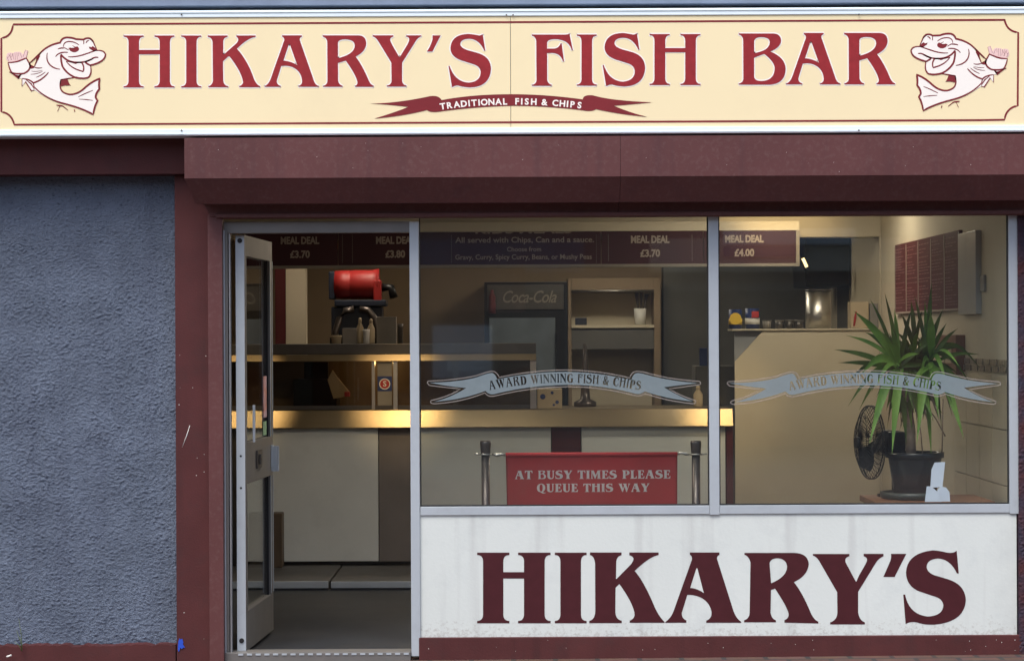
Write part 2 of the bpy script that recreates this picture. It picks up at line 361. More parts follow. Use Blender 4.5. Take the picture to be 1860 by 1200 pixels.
def stroke(pts, wd, closed=False):                      # polyline -> closed outline of constant width
    n = len(pts); L, Rr = [], []
    for i in range(n):
        a = pts[i-1] if (i > 0 or closed) else pts[i]; b = pts[(i+1) % n] if (i < n-1 or closed) else pts[i]
        dx, dy = b[0]-a[0], b[1]-a[1]; l = math.hypot(dx, dy) or 1
        w = wd(i/(n-1)) if callable(wd) else wd
        L.append((pts[i][0]-dy/l*w/2, pts[i][1]+dx/l*w/2)); Rr.append((pts[i][0]+dy/l*w/2, pts[i][1]-dx/l*w/2))
    return L, Rr
def strip(mb, pts, wd, Y, closed=False, thick=0.0008):
    L, Rr = stroke(pts, wd, closed); n = len(pts)
    for i in range(n if closed else n-1):
        j = (i+1) % n
        q = [Vector((p[0], Y-thick, p[1])) for p in (L[i], Rr[i], Rr[j], L[j])]
        mb.quad(*q)
def text_mesh(body, size, Y, cx, cz, sx=1.0, bold=0.0, thick=0.0006, align='CENTER', spacing=1.0, shear=0):
    cu = bpy.data.curves.new('tmp', 'FONT'); cu.body = body; cu.size = size; cu.align_x = align; cu.align_y = 'CENTER'
    cu.offset = bold; cu.extrude = thick/2; cu.space_character = spacing; cu.shear = shear; cu.resolution_u = 3
    ob = bpy.data.objects.new('tmp', cu); me = bpy.data.meshes.new_from_object(ob)
    for v in me.vertices: v.co = Vector((cx + v.co.x*sx, Y - thick/2 + v.co.z, cz + v.co.y))
    bpy.data.objects.remove(ob); bpy.data.curves.remove(cu)
    return me

# ------------------------------------------------------------------ letter shapes
def serif_stem(a0, a1, b0, b1, top, bot, t, f):
    return (a0, a1, b0, b1, top, bot, t, f)
def gI(a0, a1, b0, b1, top, bot, t, f):
    return path(f"M{a0},{top} L{a1},{top} L{a1},{top+t} Q{b1},{top+t} {b1},{top+f} L{b1},{bot-f} Q{b1},{bot-t} {a1},{bot-t} L{a1},{bot} L{a0},{bot} L{a0},{bot-t} Q{b0},{bot-t} {b0},{bot-f} L{b0},{top+f} Q{b0},{top+t} {a0},{top+t} Z")
def gH(a0, a1, b0, b1, c0, c1, d0, d1, top, bot, y1, y2, t, f):
    return path(f"M{a0},{top} L{a1},{top} L{a1},{top+t} Q{b1},{top+t} {b1},{top+f} L{b1},{y1} L{d0},{y1} L{d0},{top+f} Q{d0},{top+t} {c0},{top+t} L{c0},{top} L{c1},{top} L{c1},{top+t} Q{d1},{top+t} {d1},{top+f} L{d1},{bot-f} Q{d1},{bot-t} {c1},{bot-t} L{c1},{bot} L{c0},{bot} L{c0},{bot-t} Q{d0},{bot-t} {d0},{bot-f} L{d0},{y2} L{b1},{y2} L{b1},{bot-f} Q{b1},{bot-t} {a1},{bot-t} L{a1},{bot} L{a0},{bot} L{a0},{bot-t} Q{b0},{bot-t} {b0},{bot-f} L{b0},{top+f} Q{b0},{top+t} {a0},{top+t} Z")
uH = gH(30,290,95,230,432,690,500,632,105,778,292,348,14,90)
uI = gI(780,1040,845,978,105,778,14,90)
uK = path("M1125,105 L1382,105 L1382,120 Q1325,130 1325,185 L1325,350 L1335,350 L1500,205 Q1545,150 1497,120 L1497,105 L1747,105 L1747,122 Q1650,130 1503,275 Q1640,430 1715,640 Q1740,730 1805,765 L1805,775 L1535,775 L1535,765 Q1590,740 1583,700 Q1560,570 1410,378 L1390,375 L1322,440 L1325,690 Q1335,755 1390,765 L1390,775 L1132,775 L1132,765 Q1192,745 1192,680 L1188,200 Q1185,130 1125,120 Z")
uA = path("M303,103 L560,103 L560,118 Q525,130 532,165 L705,660 Q725,745 778,762 L778,770 L515,770 L515,762 Q570,740 562,690 Q555,600 490,545 Q430,497 340,495 L290,500 L232,690 Q232,745 283,760 L283,770 L75,770 L75,762 Q125,745 155,665 L330,170 Q335,130 303,118 Z M390,215 L402,215 L500,490 Q410,435 318,432 Z")
uR = path("M830,103 L1290,103 Q1395,105 1395,210 Q1390,310 1258,378 Q1350,500 1420,670 Q1445,740 1492,758 L1492,770 L1252,770 L1252,760 Q1290,745 1280,700 Q1260,610 1130,430 L1028,460 L1030,690 Q1040,745 1088,758 L1088,770 L835,770 L835,760 Q892,745 892,690 L890,190 Q885,130 830,118 Z M1028,400 L1028,200 Q1030,155 1120,153 Q1250,155 1247,240 Q1240,350 1028,400 Z")
uY = path("M50,103 L318,103 L318,118 Q265,130 280,175 Q300,230 395,385 L402,385 L500,225 Q540,150 515,130 Q505,120 487,118 L487,103 L682,103 L682,112 Q630,130 590,205 L432,455 L430,690 Q440,745 488,757 L488,767 L235,767 L235,757 Q292,745 295,690 L292,455 L130,190 Q85,120 50,115 Z")
uq = path("M828,103 L932,103 L825,312 L755,312 Q810,230 828,150 Z")
uS = path("M1480,90 L1512,300 L1500,300 Q1430,145 1300,145 Q1190,150 1188,215 Q1190,270 1300,300 L1400,328 Q1585,375 1587,540 Q1570,770 1320,777 Q1230,775 1160,752 Q1115,750 1090,772 L1080,770 L1035,500 L1048,500 Q1120,710 1300,717 Q1450,705 1453,580 Q1450,510 1370,480 L1220,432 Q1060,385 1060,265 Q1075,90 1290,85 Q1330,85 1430,105 Q1455,105 1480,90 Z")
uF = path("M80,93 L510,93 Q550,93 568,80 L612,297 L600,297 Q560,150 370,150 Q275,155 277,205 L277,275 L370,275 Q430,270 455,208 L466,208 L497,440 L485,440 Q450,330 340,330 L277,332 L278,680 Q290,735 337,745 L337,757 L82,757 L82,747 Q140,735 140,680 L137,180 Q130,115 80,105 Z")
uI2 = gI(665,922,725,862,92,755,14,90)
uH2 = gH(288,548,350,490,688,948,750,887,86,747,268,322,14,90)
uB = path("M75,68 L470,68 Q550,75 552,150 Q545,225 430,270 Q600,340 603,465 Q600,630 430,643 L75,643 L75,634 Q127,620 127,570 L125,150 Q125,90 75,78 Z M248,290 L248,160 Q250,108 330,108 Q425,110 425,165 Q420,235 340,265 Q300,280 248,290 Z M248,340 L350,300 L365,298 Q480,390 480,460 Q475,600 330,603 Q250,603 248,550 Z")
lH = gH(48,467,125,388,580,1002,657,925,92,1008,345,428,30,120)
lI = gI(1058,1470,1130,1397,92,1008,30,120)
lK = path("M72,78 L428,78 L428,108 Q372,118 368,190 L365,375 L372,375 L530,215 Q600,130 515,108 L515,78 L845,78 L845,106 Q740,125 575,285 Q680,400 800,690 Q850,800 912,858 L912,868 L520,868 L520,845 Q590,820 570,740 Q540,620 405,435 L397,437 L360,475 L358,760 Q370,835 430,845 L430,872 L65,872 L65,848 Q130,830 132,740 L130,200 Q120,118 72,105 Z")
lA = path("M1197,78 L1530,78 L1530,105 Q1500,115 1503,150 Q1560,330 1690,740 Q1720,820 1775,858 L1775,868 L1382,868 L1382,845 Q1450,820 1440,740 Q1420,640 1330,590 Q1250,550 1168,555 L1105,760 Q1105,820 1158,842 L1158,868 L922,868 L922,858 Q985,820 1020,720 L1220,160 Q1225,115 1197,105 Z M1270,255 L1282,255 L1355,535 Q1280,480 1200,477 Z")
lR = path("M95,103 L800,103 Q990,110 1000,260 Q990,420 790,515 Q900,640 1030,950 Q1070,1040 1135,1070 L1135,1095 L657,1083 L657,1050 Q730,1020 715,950 Q690,850 525,605 L468,625 L462,940 Q475,1030 537,1050 L537,1078 L90,1078 L90,1050 Q165,1030 168,940 L180,240 Q160,150 95,130 Z M470,530 L448,250 Q460,180 565,178 Q690,190 695,300 Q690,440 470,530 Z")
lY = path("M1058,118 L1573,118 L1573,150 Q1495,170 1520,240 L1662,505 L1672,505 L1705,426 L1800,260 Q1850,170 1773,150 L1773,116 L2052,116 L2052,150 Q1980,180 1940,250 L1695,650 L1695,940 Q1710,1050 1790,1080 L1790,1108 L1302,1108 L1302,1080 Q1400,1050 1403,940 L1400,655 L1160,240 Q1110,150 1058,140 Z")
lq = path("M467,120 L690,120 L520,455 L357,455 L455,230 Q475,180 467,120 Z")
lS = path("M1422,75 L1452,405 L1425,405 Q1330,195 1150,187 Q985,200 985,315 Q1000,410 1150,445 L1300,490 Q1550,570 1555,800 Q1530,1110 1100,1147 Q950,1155 850,1115 Q740,1095 680,1140 L645,712 L672,712 Q730,1000 1000,1030 Q1220,1020 1228,870 Q1220,780 1120,745 L880,665 Q690,590 685,390 Q700,110 1070,70 Q1150,70 1270,100 Q1370,120 1422,75 Z")
def norm(loops, top, bot):
    x0 = min(p[0] for l in loops for p in l); s = 100.0/(bot-top)
    return xf(loops, lambda x, y: ((x-x0)*s, (y-top)*s))
st = "L{0},{1}"
GL = {
 'T': path("M0,0 L86,0 L88,30 L82,30 Q76,10 58,9 L58,88 Q60,96 70,97 L70,100 L18,100 L18,97 Q28,96 30,88 L30,9 Q12,10 6,30 L0,30 Z", 4),
 'U': path("M0,0 L46,0 L46,4 Q38,5 38,14 L38,70 Q40,90 55,90 Q70,88 70,70 L70,14 Q70,5 62,4 L62,0 L92,0 L92,4 Q82,5 82,14 L82,72 Q80,102 48,102 Q12,102 10,72 L10,14 Q10,5 0,4 Z", 5),
 'E': path("M0,0 L72,0 L74,28 L68,28 Q62,9 48,8 L38,8 L38,44 L44,44 Q54,44 57,32 L61,32 L61,66 L57,66 Q54,54 44,53 L38,53 L38,92 L50,92 Q68,90 74,70 L80,70 L76,100 L0,100 L0,96 Q10,95 10,86 L10,14 Q10,5 0,4 Z", 4),
 'L': path("M0,0 L50,0 L50,4 Q38,5 38,14 L38,91 L50,91 Q64,90 70,68 L76,68 L73,100 L0,100 L0,96 Q10,95 10,86 L10,14 Q10,5 0,4 Z", 4),
 'P': path("M0,0 L50,0 Q84,2 84,29 Q84,56 50,58 L38,58 L38,86 Q38,95 50,96 L50,100 L0,100 L0,96 Q10,95 10,86 L10,14 Q10,5 0,4 Z M38,8 L46,8 Q56,10 56,29 Q56,48 46,50 L38,50 Z", 5),
 'M': path("M0,0 L36,0 L58,58 L80,0 L116,0 L116,4 Q107,5 107,14 L108,86 Q108,95 118,96 L118,100 L70,100 L70,96 Q80,95 80,86 L79,30 L54,100 L48,100 L20,32 L20,86 Q20,95 30,96 L30,100 L0,100 L0,96 Q9,95 9,86 L10,14 Q10,5 0,4 Z", 4),
 'Q': path("M50,-2 Q98,0 98,49 Q96,85 70,96 Q85,112 102,104 L102,110 Q70,128 45,102 Q2,98 2,50 Q4,0 50,-2 Z M50,6 Q32,8 32,50 Q32,92 50,94 Q68,92 68,50 Q68,8 50,6 Z", 6),
 'W': path("M0,0 L44,0 L44,4 Q36,6 38,14 L52,62 L64,26 Q60,6 52,4 L52,0 L96,0 L96,4 Q88,6 90,14 L104,62 L116,14 Q118,6 108,4 L108,0 L136,0 L136,4 Q128,6 124,16 L96,102 L90,102 L70,40 L50,102 L44,102 L10,14 Q8,5 0,4 Z", 4),
 'D': path("M0,0 L50,0 Q94,4 94,50 Q94,96 50,100 L0,100 L0,96 Q10,95 10,86 L10,14 Q10,5 0,4 Z M38,8 Q64,8 64,50 Q64,92 38,92 Z", 6),
 'N': path("M0,0 L34,0 L76,62 L76,14 Q76,5 66,4 L66,0 L96,0 L96,4 Q87,5 87,14 L87,102 L80,102 L20,26 L20,86 Q20,95 30,96 L30,100 L0,100 L0,96 Q9,95 9,86 L9,14 Q9,5 0,4 Z", 4),
 'C': path("M80,0 L84,32 L78,32 Q70,8 54,7 Q32,10 32,50 Q32,92 56,93 Q74,90 82,68 L88,70 Q80,102 50,102 Q2,98 2,50 Q4,0 50,-2 Q64,-2 72,4 Z", 5),
 'G': path("M80,0 L84,32 L78,32 Q70,8 54,7 Q32,10 32,50 Q32,92 52,93 Q62,92 62,88 L62,64 Q62,56 52,55 L52,51 L100,51 L100,55 Q90,56 90,64 L90,92 Q70,102 50,102 Q2,98 2,50 Q4,0 50,-2 Q64,-2 72,4 Z", 5),
 '&': path("M40,-2 Q66,0 66,22 Q64,38 46,48 L66,72 Q72,62 72,52 L64,50 L64,46 L94,46 L94,50 Q86,54 76,82 L94,100 L60,100 L56,94 Q44,102 32,102 Q2,100 2,74 Q4,56 22,46 Q14,34 14,22 Q16,0 40,-2 Z M40,6 Q30,8 30,20 Q32,30 38,38 Q50,30 50,20 Q50,8 40,6 Z M28,54 Q22,62 24,76 Q30,92 48,86 Z", 5),
 'A': norm(lA, 78, 868), 'H': norm(lH, 92, 1008), 'I': norm(lI, 92, 1008), 'R': norm(lR, 103, 1080), 'S': norm(lS, 85, 1135), 'Y': norm(lY, 118, 1108), 'B': norm(uB, 68, 643), 'F': norm(uF, 93, 757),
}
GLT = dict(GL); GLT.update({'A': norm(uA, 103, 770), 'H': norm(uH, 105, 778), 'I': norm(uI, 105, 778), 'R': norm(uR, 103, 770), 'S': norm(uS, 95, 767)})
def gwidth(g): return max(p[0] for l in g for p in l)
def set_line(txt, font, u0, u1, base, cap, gap=10, space=38, squeeze=1.0):
    """line of glyphs between pixel columns u0..u1; base(t, u) -> baseline v; returns loops in pixels"""
    wds = [(space if c == ' ' else gwidth(font[c])) for c in txt]
    tot = sum(wds) + gap*(len(txt)-1); s = (u1-u0)/tot; out = []; x = 0
    for c, wd in zip(txt, wds):
        if c != ' ':
            um = u0 + (x+wd/2)*s; b = base(um); sl = (base(um+1)-base(um-1))/2; ca, sa = math.cos(math.atan(sl)), math.sin(math.atan(sl))
            for l in font[c]:
                out.append([(um + (px-wd/2)*s*ca - (py-100)*cap/100*sa, b + (px-wd/2)*s*sa + (py-100)*cap/100*ca) for px, py in l])
        x += wd + gap
    return out

# ================================================================== GROUND
g = MB()
zl, zr = P(840, 1197, 0).z, P(1860, 1187, 0).z; xl, xr = P(840, 1197, 0).x, P(1860, 1187, 0).x
gs = (zr-zl)/(xr-xl)
def gz(x): return zl + gs*(max(-8, min(8, x))-xl)
g.quad(Vector((-8, -14.0, gz(-8))), Vector((8, -14.0, gz(8))), Vector((8, 0.3, gz(8))), Vector((-8, 0.3, gz(-8))))
struct(g.done('pavement', 'paving_brick'))
g = MB(); g.quad(*[Vector(c) for c in ((-150, -160, -.16), (150, -160, -.16), (150, 60, -.16), (-150, 60, -.16))])
struct(g.done('road', 'asphalt'))

# ================================================================== THE SHOP BUILDING
B = thing('shop_building', (0, 0.1, 0), 'chip shop front with maroon trim, rough blue grey render and large aluminium framed windows', 'building')
RY = 0.085                                           # plane of the rough rendered wall
def rough_wall(x0, x1, z0, z1, Y, yback, name, key='render_blue'):
    step = 0.0042; nx = int((x1-x0)/step); nz = int((z1-z0)/step); bm = bmesh.new(); grid = []
    for j in range(nz+1):
        z = z0+(z1-z0)*j/nz; row = []
        for i in range(nx+1):
            x = x0+(x1-x0)*i/nx
            n1 = noise.noise(Vector((x*72+noise.noise(Vector((x*9, z*9, 5)))*2, z*118, 3.3))); n2 = noise.noise(Vector((x*125, z*150, 9.1))); n3 = noise.noise(Vector((x*6, z*6, 1.7)))
            d = max(0, n1*0.9+0.06)*(0.0070+.003*n3) + n2*0.0030 + n3*0.004
            row.append(bm.verts.new((x, Y - d, z)))
        grid.append(row)
    for j in range(nz):
        for i in range(nx):
            bm.faces.new((grid[j][i], grid[j][i+1], grid[j+1][i+1], grid[j+1][i])).smooth = True
    mb = MB(); mb.bm.free(); mb.bm = bm
    mb.box(x0, x1, Y+.012, yback, z0, z1)
    return mb.done(name, key, B, normals=False)
xw1 = X(319, 700, RY); zb = Z(160, 1170, RY)
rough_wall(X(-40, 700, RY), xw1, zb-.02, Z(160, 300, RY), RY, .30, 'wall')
xr0 = X(1849, 700, -.01)
rough_wall(xr0, xr0+.16, P(1850, 1190, 0).z-.1, Z(1850, 380, 0), -.012, .30, 'wall', 'pillar_dark')
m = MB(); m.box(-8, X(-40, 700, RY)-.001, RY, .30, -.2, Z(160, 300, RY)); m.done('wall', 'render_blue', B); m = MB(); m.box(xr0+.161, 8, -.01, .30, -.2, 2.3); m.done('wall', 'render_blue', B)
m = MB(); zt = Z(930, 262, 0); m.box(-8, 8, .02, .35, zt, 4.2); m.done('upper_wall', 'dark_gap', B)
m = MB(); x0, x1, z0, z1 = rectpx(-200, -60, 2060, 10, -.10); m.box(-8, 8, -.10, .015, Z(930, 7.5, -.10), 4.2); m.done('fascia_ledge', 'ledge_blue', B)
# maroon trim
m = MB(); x0, x1, z0, z1 = rectpx(-60, 245, 345, 317, -.05); m.box(-8, x1+.1, -.05, .30, z0, z1+.05, .003); m.done('lintel', 'maroon_paint', B)
m = MB(); x0, x1, z0, z1 = rectpx(319, 317, 380, 1215, -.0); m.box(x0, x1+.03, .0, .30, z0, z1-.002, .003); m.done('pilaster', 'maroon_paint', B)
m = MB(); x0, x1, z0, z1 = rectpx(-60, 1172, 319, 1215, -.0)
pr = []                                              # uneven painted skirting below the rough wall
random.seed(3)
n = 60
for k in range(n+1): pr.append((x0-.3+(x1-x0+.3)*k/n, z1 + random.uniform(-.008, .006)))
bmv = []
for k in range(n):
    a, b = pr[k], pr[k+1]
    m.prism([(a[0], z0-.1), (b[0], z0-.1), (b[0], b[1]), (a[0], a[1])], lambda p, e: (p[0], .0+.08*e, p[1]))
m.done('skirting', 'maroon_paint', B)
# stall riser panel, plinth
x0, x1, z0, z1 = rectpx(763, 936, 1847, 1156, 0.004)
bp = MB().box(x0-.01, x1, .006, .16, z0-.01, z1+.02).done('base_panel', 'white_panel', B)
LL = []
for g_, ox, oy, s_ in ((lH,860,990,7.154),(lI,860,990,7.154),(lK,1060,990,6.2),(lA,1060,990,6.2),(lR,1340,990,7.75),(lY,1340,990,7.75),(lq,1560,990,8),(lS,1560,990,8)):
    LL += [zoomed([l], ox, oy, s_)[0] for l in g_]
mm = MB()
for g_, ox, oy, s_ in ((lH,860,990,7.154),(lI,860,990,7.154),(lK,1060,990,6.2),(lA,1060,990,6.2),(lR,1340,990,7.75),(lY,1340,990,7.75),(lq,1560,990,8),(lS,1560,990,8)):
    mm.mesh(fill(px2w(zoomed(g_, ox, oy, s_), .006), .0057))
mm.done('lettering', 'lettering_maroon', bp)
m = MB(); x0, x1, z0, z1 = rectpx(763, 1155, 1852, 1215, -.012); m.box(x0-.005, x1+.01, -.012, .16, z0-.05, z1, .004); m.done('plinth', 'maroon_paint', B)
# inner face of the stall riser
# chipped paint flecks on the pilaster and plinth
random.seed(15); m = MB()
def fleck(mb, u, v, Y, r):
    q = P(u, v, Y); n_ = 6
    mb.prism([(q.x+r*random.uniform(.5, 1.2)*math.cos(6.283*k/n_), q.z+r*random.uniform(.5, 1.6)*math.sin(6.283*k/n_)) for k in range(n_)], lambda p, e: (p[0], Y-.0006+.0005*e, p[1]))
for k in range(11): fleck(m, random.uniform(322, 376), random.uniform(640, 1190), 0, random.uniform(.0008, .0024))
a_, b_ = P(345, 772, 0), P(331, 812, 0); m.tube([a_+Vector((0, -.0005, 0)), a_.lerp(b_, .45)+Vector((.002, -.0005, 0)), b_+Vector((0, -.0005, 0))], [.0012, .0022, .0008], 5)
for k in range(22): fleck(m, random.uniform(770, 1845), random.uniform(1160, 1183), -.012, random.uniform(.0008, .0022))
for k in range(22): fleck(m, random.uniform(350, 1850), random.uniform(252, 316), -.28, random.uniform(.0008, .0016))
m.done('paint_chips', 'white_scrap', B)['kind'] = 'stuff'
# aluminium framing
m = MB()
x0, x1, z0, z1 = rectpx(745.5, 410, 762, 1191, -.006); JX0, JX1 = x0, x1
m.box(x0, x1, -.006, .055, z0, z1+.02, .002); m.done('door_post', 'aluminium', B)
m = MB(); a0, a1, b0, b1 = rectpx(406, 418, 415, 1190, -.004); m.box(a0, a1, -.004, .055, b0, b1, .002); lp_ = m.done('door_post', 'dark_shaded_metal', B)
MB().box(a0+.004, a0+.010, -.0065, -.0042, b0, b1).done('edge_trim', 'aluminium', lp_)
MB().box(a1+.004, a1+.010, .01, .05, b0, b1).done('door_seal', 'old_aluminium', B)
m = MB(); h0, h1, c0, c1 = rectpx(406, 406, 746, 423, .0); m.box(h0, h1-.001, .0, .055, c0, c1+.01, .002); m.done('door_head', 'dark_shaded_metal', B)
m = MB(); h0, h1, c0, c1 = rectpx(415, 1184, 746, 1196, -.02); m.box(h0-.03, h1, -.02, .10, c0-.03, c1, .003)
th_ = m.done('threshold', 'dark_shaded_metal', B)
m = MB()
for k in range(20):
    xk = h0+.06+(h1-h0-.08)*k/19; m.box(xk-.013, xk+.011, -.0235, -.0202, c1-.0125, c1-.004)
m.done('tread_studs', 'aluminium', th_)
wi = [(762, 1288), (1306, 1833)]
zs0, zs1 = Z(1290, 933, 0), Z(1290, 917.5, 0)
RX1 = X(1851, 660, 0)
ZT = Z(1290, 385, 0)
frames = []
for k, (u0, u1) in enumerate(wi):
    f = MB(); X0, X1 = X(u0, 700, 0), X(u1, 700, 0)
    f.box(X0+.001, X1-(.0 if k else .001), -.002, .055, zs0, zs1, .002)               # sill rail
    f.box(X0+.001, X1-.001, .003, .05, ZT, ZT+.05)
    if k == 0: f.box(X1, X(u1+18, 700, 0), -.004, .055, zs0-.004, ZT+.05, .002)      # mullion belongs to the first window
    else: f.box(X1, RX1, -.003, .055, zs0-.006, ZT+.05, .002)
    fo = f.done('window', 'aluminium', B)
    for (p, q) in ((X0+.001, X0+.006), (X1-.006, X1-.001)): MB().box(p, q, .010, .024, zs1+.001, ZT-.001).done('gasket', 'black_rubber', fo)
    MB().box(X0+.0065, X1-.0065, .010, .024, zs1+.001, zs1+.007).done('gasket', 'black_rubber', fo)
    MB().box(X0+.002, X1-.002, .026, .032, zs1-.001, ZT+.002).done('pane', 'window_glass', fo)
    frames.append(fo)
# ribbon decals with the letters cut out
RIB = "M776,695 Q777,691 782,691.5 Q830,690 865,682 Q885,675 892,674 Q902,673 907,685 Q965,672 1027,671.6 Q1088,672 1144,686 Q1147,674 1158,674 L1168,675 Q1215,689 1268,692 Q1274,693 1272,698 Q1245,702 1215,706 Q1235,718 1263,727 Q1266,731 1260,733 Q1210,728 1171,714 Q1165,720 1155,718.5 Q1095,702 1030,702 Q960,703 898,719 Q886,721 881,713 Q840,730 790,733 Q780,733 783,727 Q815,720 837,706 Q805,703 780,699.5 Z"
RIN = "M780,694.6 Q835,693.5 866,685 Q886,677.5 893,677 Q899,677 903,688.5 Q965,675.5 1027,675 Q1088,675.5 1147,690 Q1150,677 1158,677 L1168,678.5 Q1215,692 1268,695.5 Q1240,698.5 1206,703 Q1230,718 1259,729 Q1210,724 1171,710.5 Q1164,717 1155,715 Q1095,698.5 1030,698.5 Q960,699.5 898,715.5 Q888,717.5 882,709.5 Q840,726 788,729.5 Q820,721 847,704.3 Q815,702 780,694.6 Z"
def base_arc(u): t = (u-1025)/135.0; return 694.5 + 13.5*t*t
for k, (dx, dy) in enumerate(((0, 0), (545, 1))):
    gy = .0255
    ring = path(RIB, 6); ring = [[(x+dx, y+dy) for x, y in ring[0]]]
    inn = path(RIN, 6)
    letters = set_line('AWARD WINNING FISH & CHIPS', GLT, 889, 1163, base_arc, 16.0, gap=9, space=42)
    inn = [[(x+dx, y+dy) for x, y in l] for l in inn + letters]
    rd = MB().mesh(fill(px2w(inn, gy), gy, .0006)).done('ribbon_decal', 'etched_film', frames[k])
    b = MB(); pts = px2w(ring, gy)[0]; strip(b, pts, .0042, gy, closed=True); b.done('decal_outline', 'pale_line_film', frames[k], normals=False)
# ---- the door, swung inwards
hx = X(437.5, 800, .06); hy = .06
far = P(488, 800, .89)
ang = math.atan2(far.y-hy, far.x-hx)
dz0, dz1 = Z(438, 1184, .06)+.004, Z(438, 427, .06)
Td = Matrix.Translation((hx, hy, 0)) @ Matrix.Rotation(ang, 4, 'Z')
LD = .83
def dbox(mb, a0, a1, t0, t1, z0, z1, bev=0.0):
    k = MB().box(a0, a1, t0, t1, z0, z1, bev)
    for v in k.bm.verts: v.co = Td @ v.co
    me = bpy.data.meshes.new('t'); k.bm.to_mesh(me); k.bm.free(); mb.mesh(me); bpy.data.meshes.remove(me)
dm = MB(); th = .022
zr1, zr0 = dz0+1.0, dz0+.80
dbox(dm, 0, .055, -th, th, dz0, dz1, .002); dbox(dm, LD-.075, LD, -th, th, dz0, dz1, .002)
dbox(dm, .0551, LD-.0751, -th, th, dz0, dz0+.19, .002); dbox(dm, .0551, LD-.0751, -th, th, dz1-.10, dz1, .002)
dbox(dm, .0551, LD-.0751, -th, th, zr0, zr1, .002)
door = dm.done('door', 'dark_shaded_metal', B)
es = MB(); dbox(es, -.0035, -.0005, -th+.001, th-.001, dz0+.002, dz1-.002); es.done('lit_edge_strip', 'aluminium', door)  # added light strip: sets the lit edge against the shade-coloured leaf faces
for a_ in (LD-.083, LD-.012):
    for za_, zb_ in ((dz0+.20, zr0-.001), (zr1+.001, dz1-.101)): es = MB(); dbox(es, a_, a_+.007, -th-.003, -th-.0005, za_, zb_); es.done('glazing_bead', 'aluminium', door)

for za_, zb_ in ((dz0+.191, zr0-.001), (zr1+.001, dz1-.101)): pm = MB(); dbox(pm, .056, LD-.076, -.003, .003, za_, zb_); pm.done('pane', 'door_glass', door)
for a in (.056, LD-.09):
    for za_, zb_ in ((dz0+.19, zr0), (zr1, dz1-.10)): gm = MB(); dbox(gm, a, a+.012, -.012, -.004, za_, zb_); gm.done('gasket', 'black_rubber', door)
lm = MB(); dbox(lm, .30, .44, -th-.010, -th-.001, zr0+.06, zr0+.15, .003); dbox(lm, .33, .36, -th-.022, -th-.011, zr0+.08, zr0+.13, .003); lm.done('lock', 'dark_steel', door)
hm = MB(); dbox(hm, LD-.060, LD-.052, -th-.030, -th-.001, zr0+.02, zr0+.15); dbox(hm, LD-.056, LD-.050, -th-.040, -th-.0305, zr0+.02, zr0+.15, .002)
dbox(hm, LD-.070, LD-.03, -th-.010, -th-.001, zr0+.045, zr0+.155); hm.done('handle', 'aluminium', door)
hm = MB(); dbox(hm, .10, .115, -th-.03, -th-.018, zr1+.0, zr1+.18, .003); hm.done('pull_bar', 'aluminium', door)
for zz in (Z(438, 437, .05), Z(438, 1163, .05)): MB().lathe([(.012, -.006), (.012, .0)], (hx, hy-.0015, zz), 14, axis='Y').done('pivot', 'black_rubber', door)
for zz in (Z(438, 828, .05), Z(438, 886, .05)): MB().lathe([(.0055, -.004), (.0055, .0)], (hx, hy-.001, zz), 10, axis='Y').done('screw', 'black_rubber', door)
sm = MB(); dbox(sm, LD-.19, LD-.08, -.006, -.0045, zr1+.10, zr1+.31); sm.done('sticker', 'pink_sticker', door)
sm = MB(); dbox(sm, LD-.20, LD-.10, -.006, -.0045, zr1+.01, zr1+.08); sm.done('sticker', 'green_sticker', door)
# door frame stop behind, seen left of the leaf
m = MB(); m.box(a1+.0125, a1+.045, .01, .20, b0, c0-.001); m.done('door_stop', 'dark_steel', B)

# ---- interior shell
XL, XR, YB, ZC = -2.5, X(1833, 660, .06)+.004, 6.5, 2.55
m = MB(); m.box(XL-.15, XL, .301, YB+.15, -.1, ZC+.2); m.done('interior_wall', 'inner_brown', B)
m = MB(); m.box(XR, XR+.15, .06, YB+.15, -.1, ZC+.2); m.done('interior_wall', 'inner_cream', B)
m = MB(); m.box(XL, XR, YB, YB+.15, -.1, ZC+.2); m.done('interior_wall', 'inner_brown', B)
m = MB(); m.box(XL-.15, XR+.15, .355, YB+.15, ZC+.001, ZC+.25); m.done('ceiling', 'ceiling_white', B)
struct(MB().box(XL, XR, .101, YB, -.06, 0.0).done('shop_floor', 'floor_vinyl'))
# raised step in front of the counter
zs = .05
m = MB(); xs = X(599, 1045, 2.9)
m.box(XL+.001, xs-.006, 2.9, 3.9, .001, zs); m.box(xs+.006, X(1333, 1000, 3.9), 2.9, 3.9, .001, zs-.003)
struct(m.done('step', 'platform_vinyl'))
m = MB(); m.box(XL+.001, xs-.008, 2.885, 2.899, .012, zs+.004, .003); m.done('step_nosing', 'aluminium', B)
m = MB(); m.box(xs+.008, X(1333, 1000, 3.9), 2.885, 2.899, .012, zs+.001, .003); m.done('step_nosing', 'aluminium', B)
# bulkhead over the counter
m = MB(); x0, x1, z0, z1 = rectpx(440, 380, 1625, 424, 3.9); m.box(XL+.002, x1, 3.9, 4.1, z0-.03, ZC-.001); m.box(x1, XR-.001, 3.9, 4.1, z0+.005, ZC-.001)
m.done('bulkhead', 'inner_cream', B)
m = MB(); x0, x1, z0, z1 = rectpx(1599, 430, 1640, 1100, 3.9); m.box(x0, XR-.001, 3.901, 4.099, 0, Z(1600, 424, 3.9)); m.done('interior_wall', 'inner_cream', B)
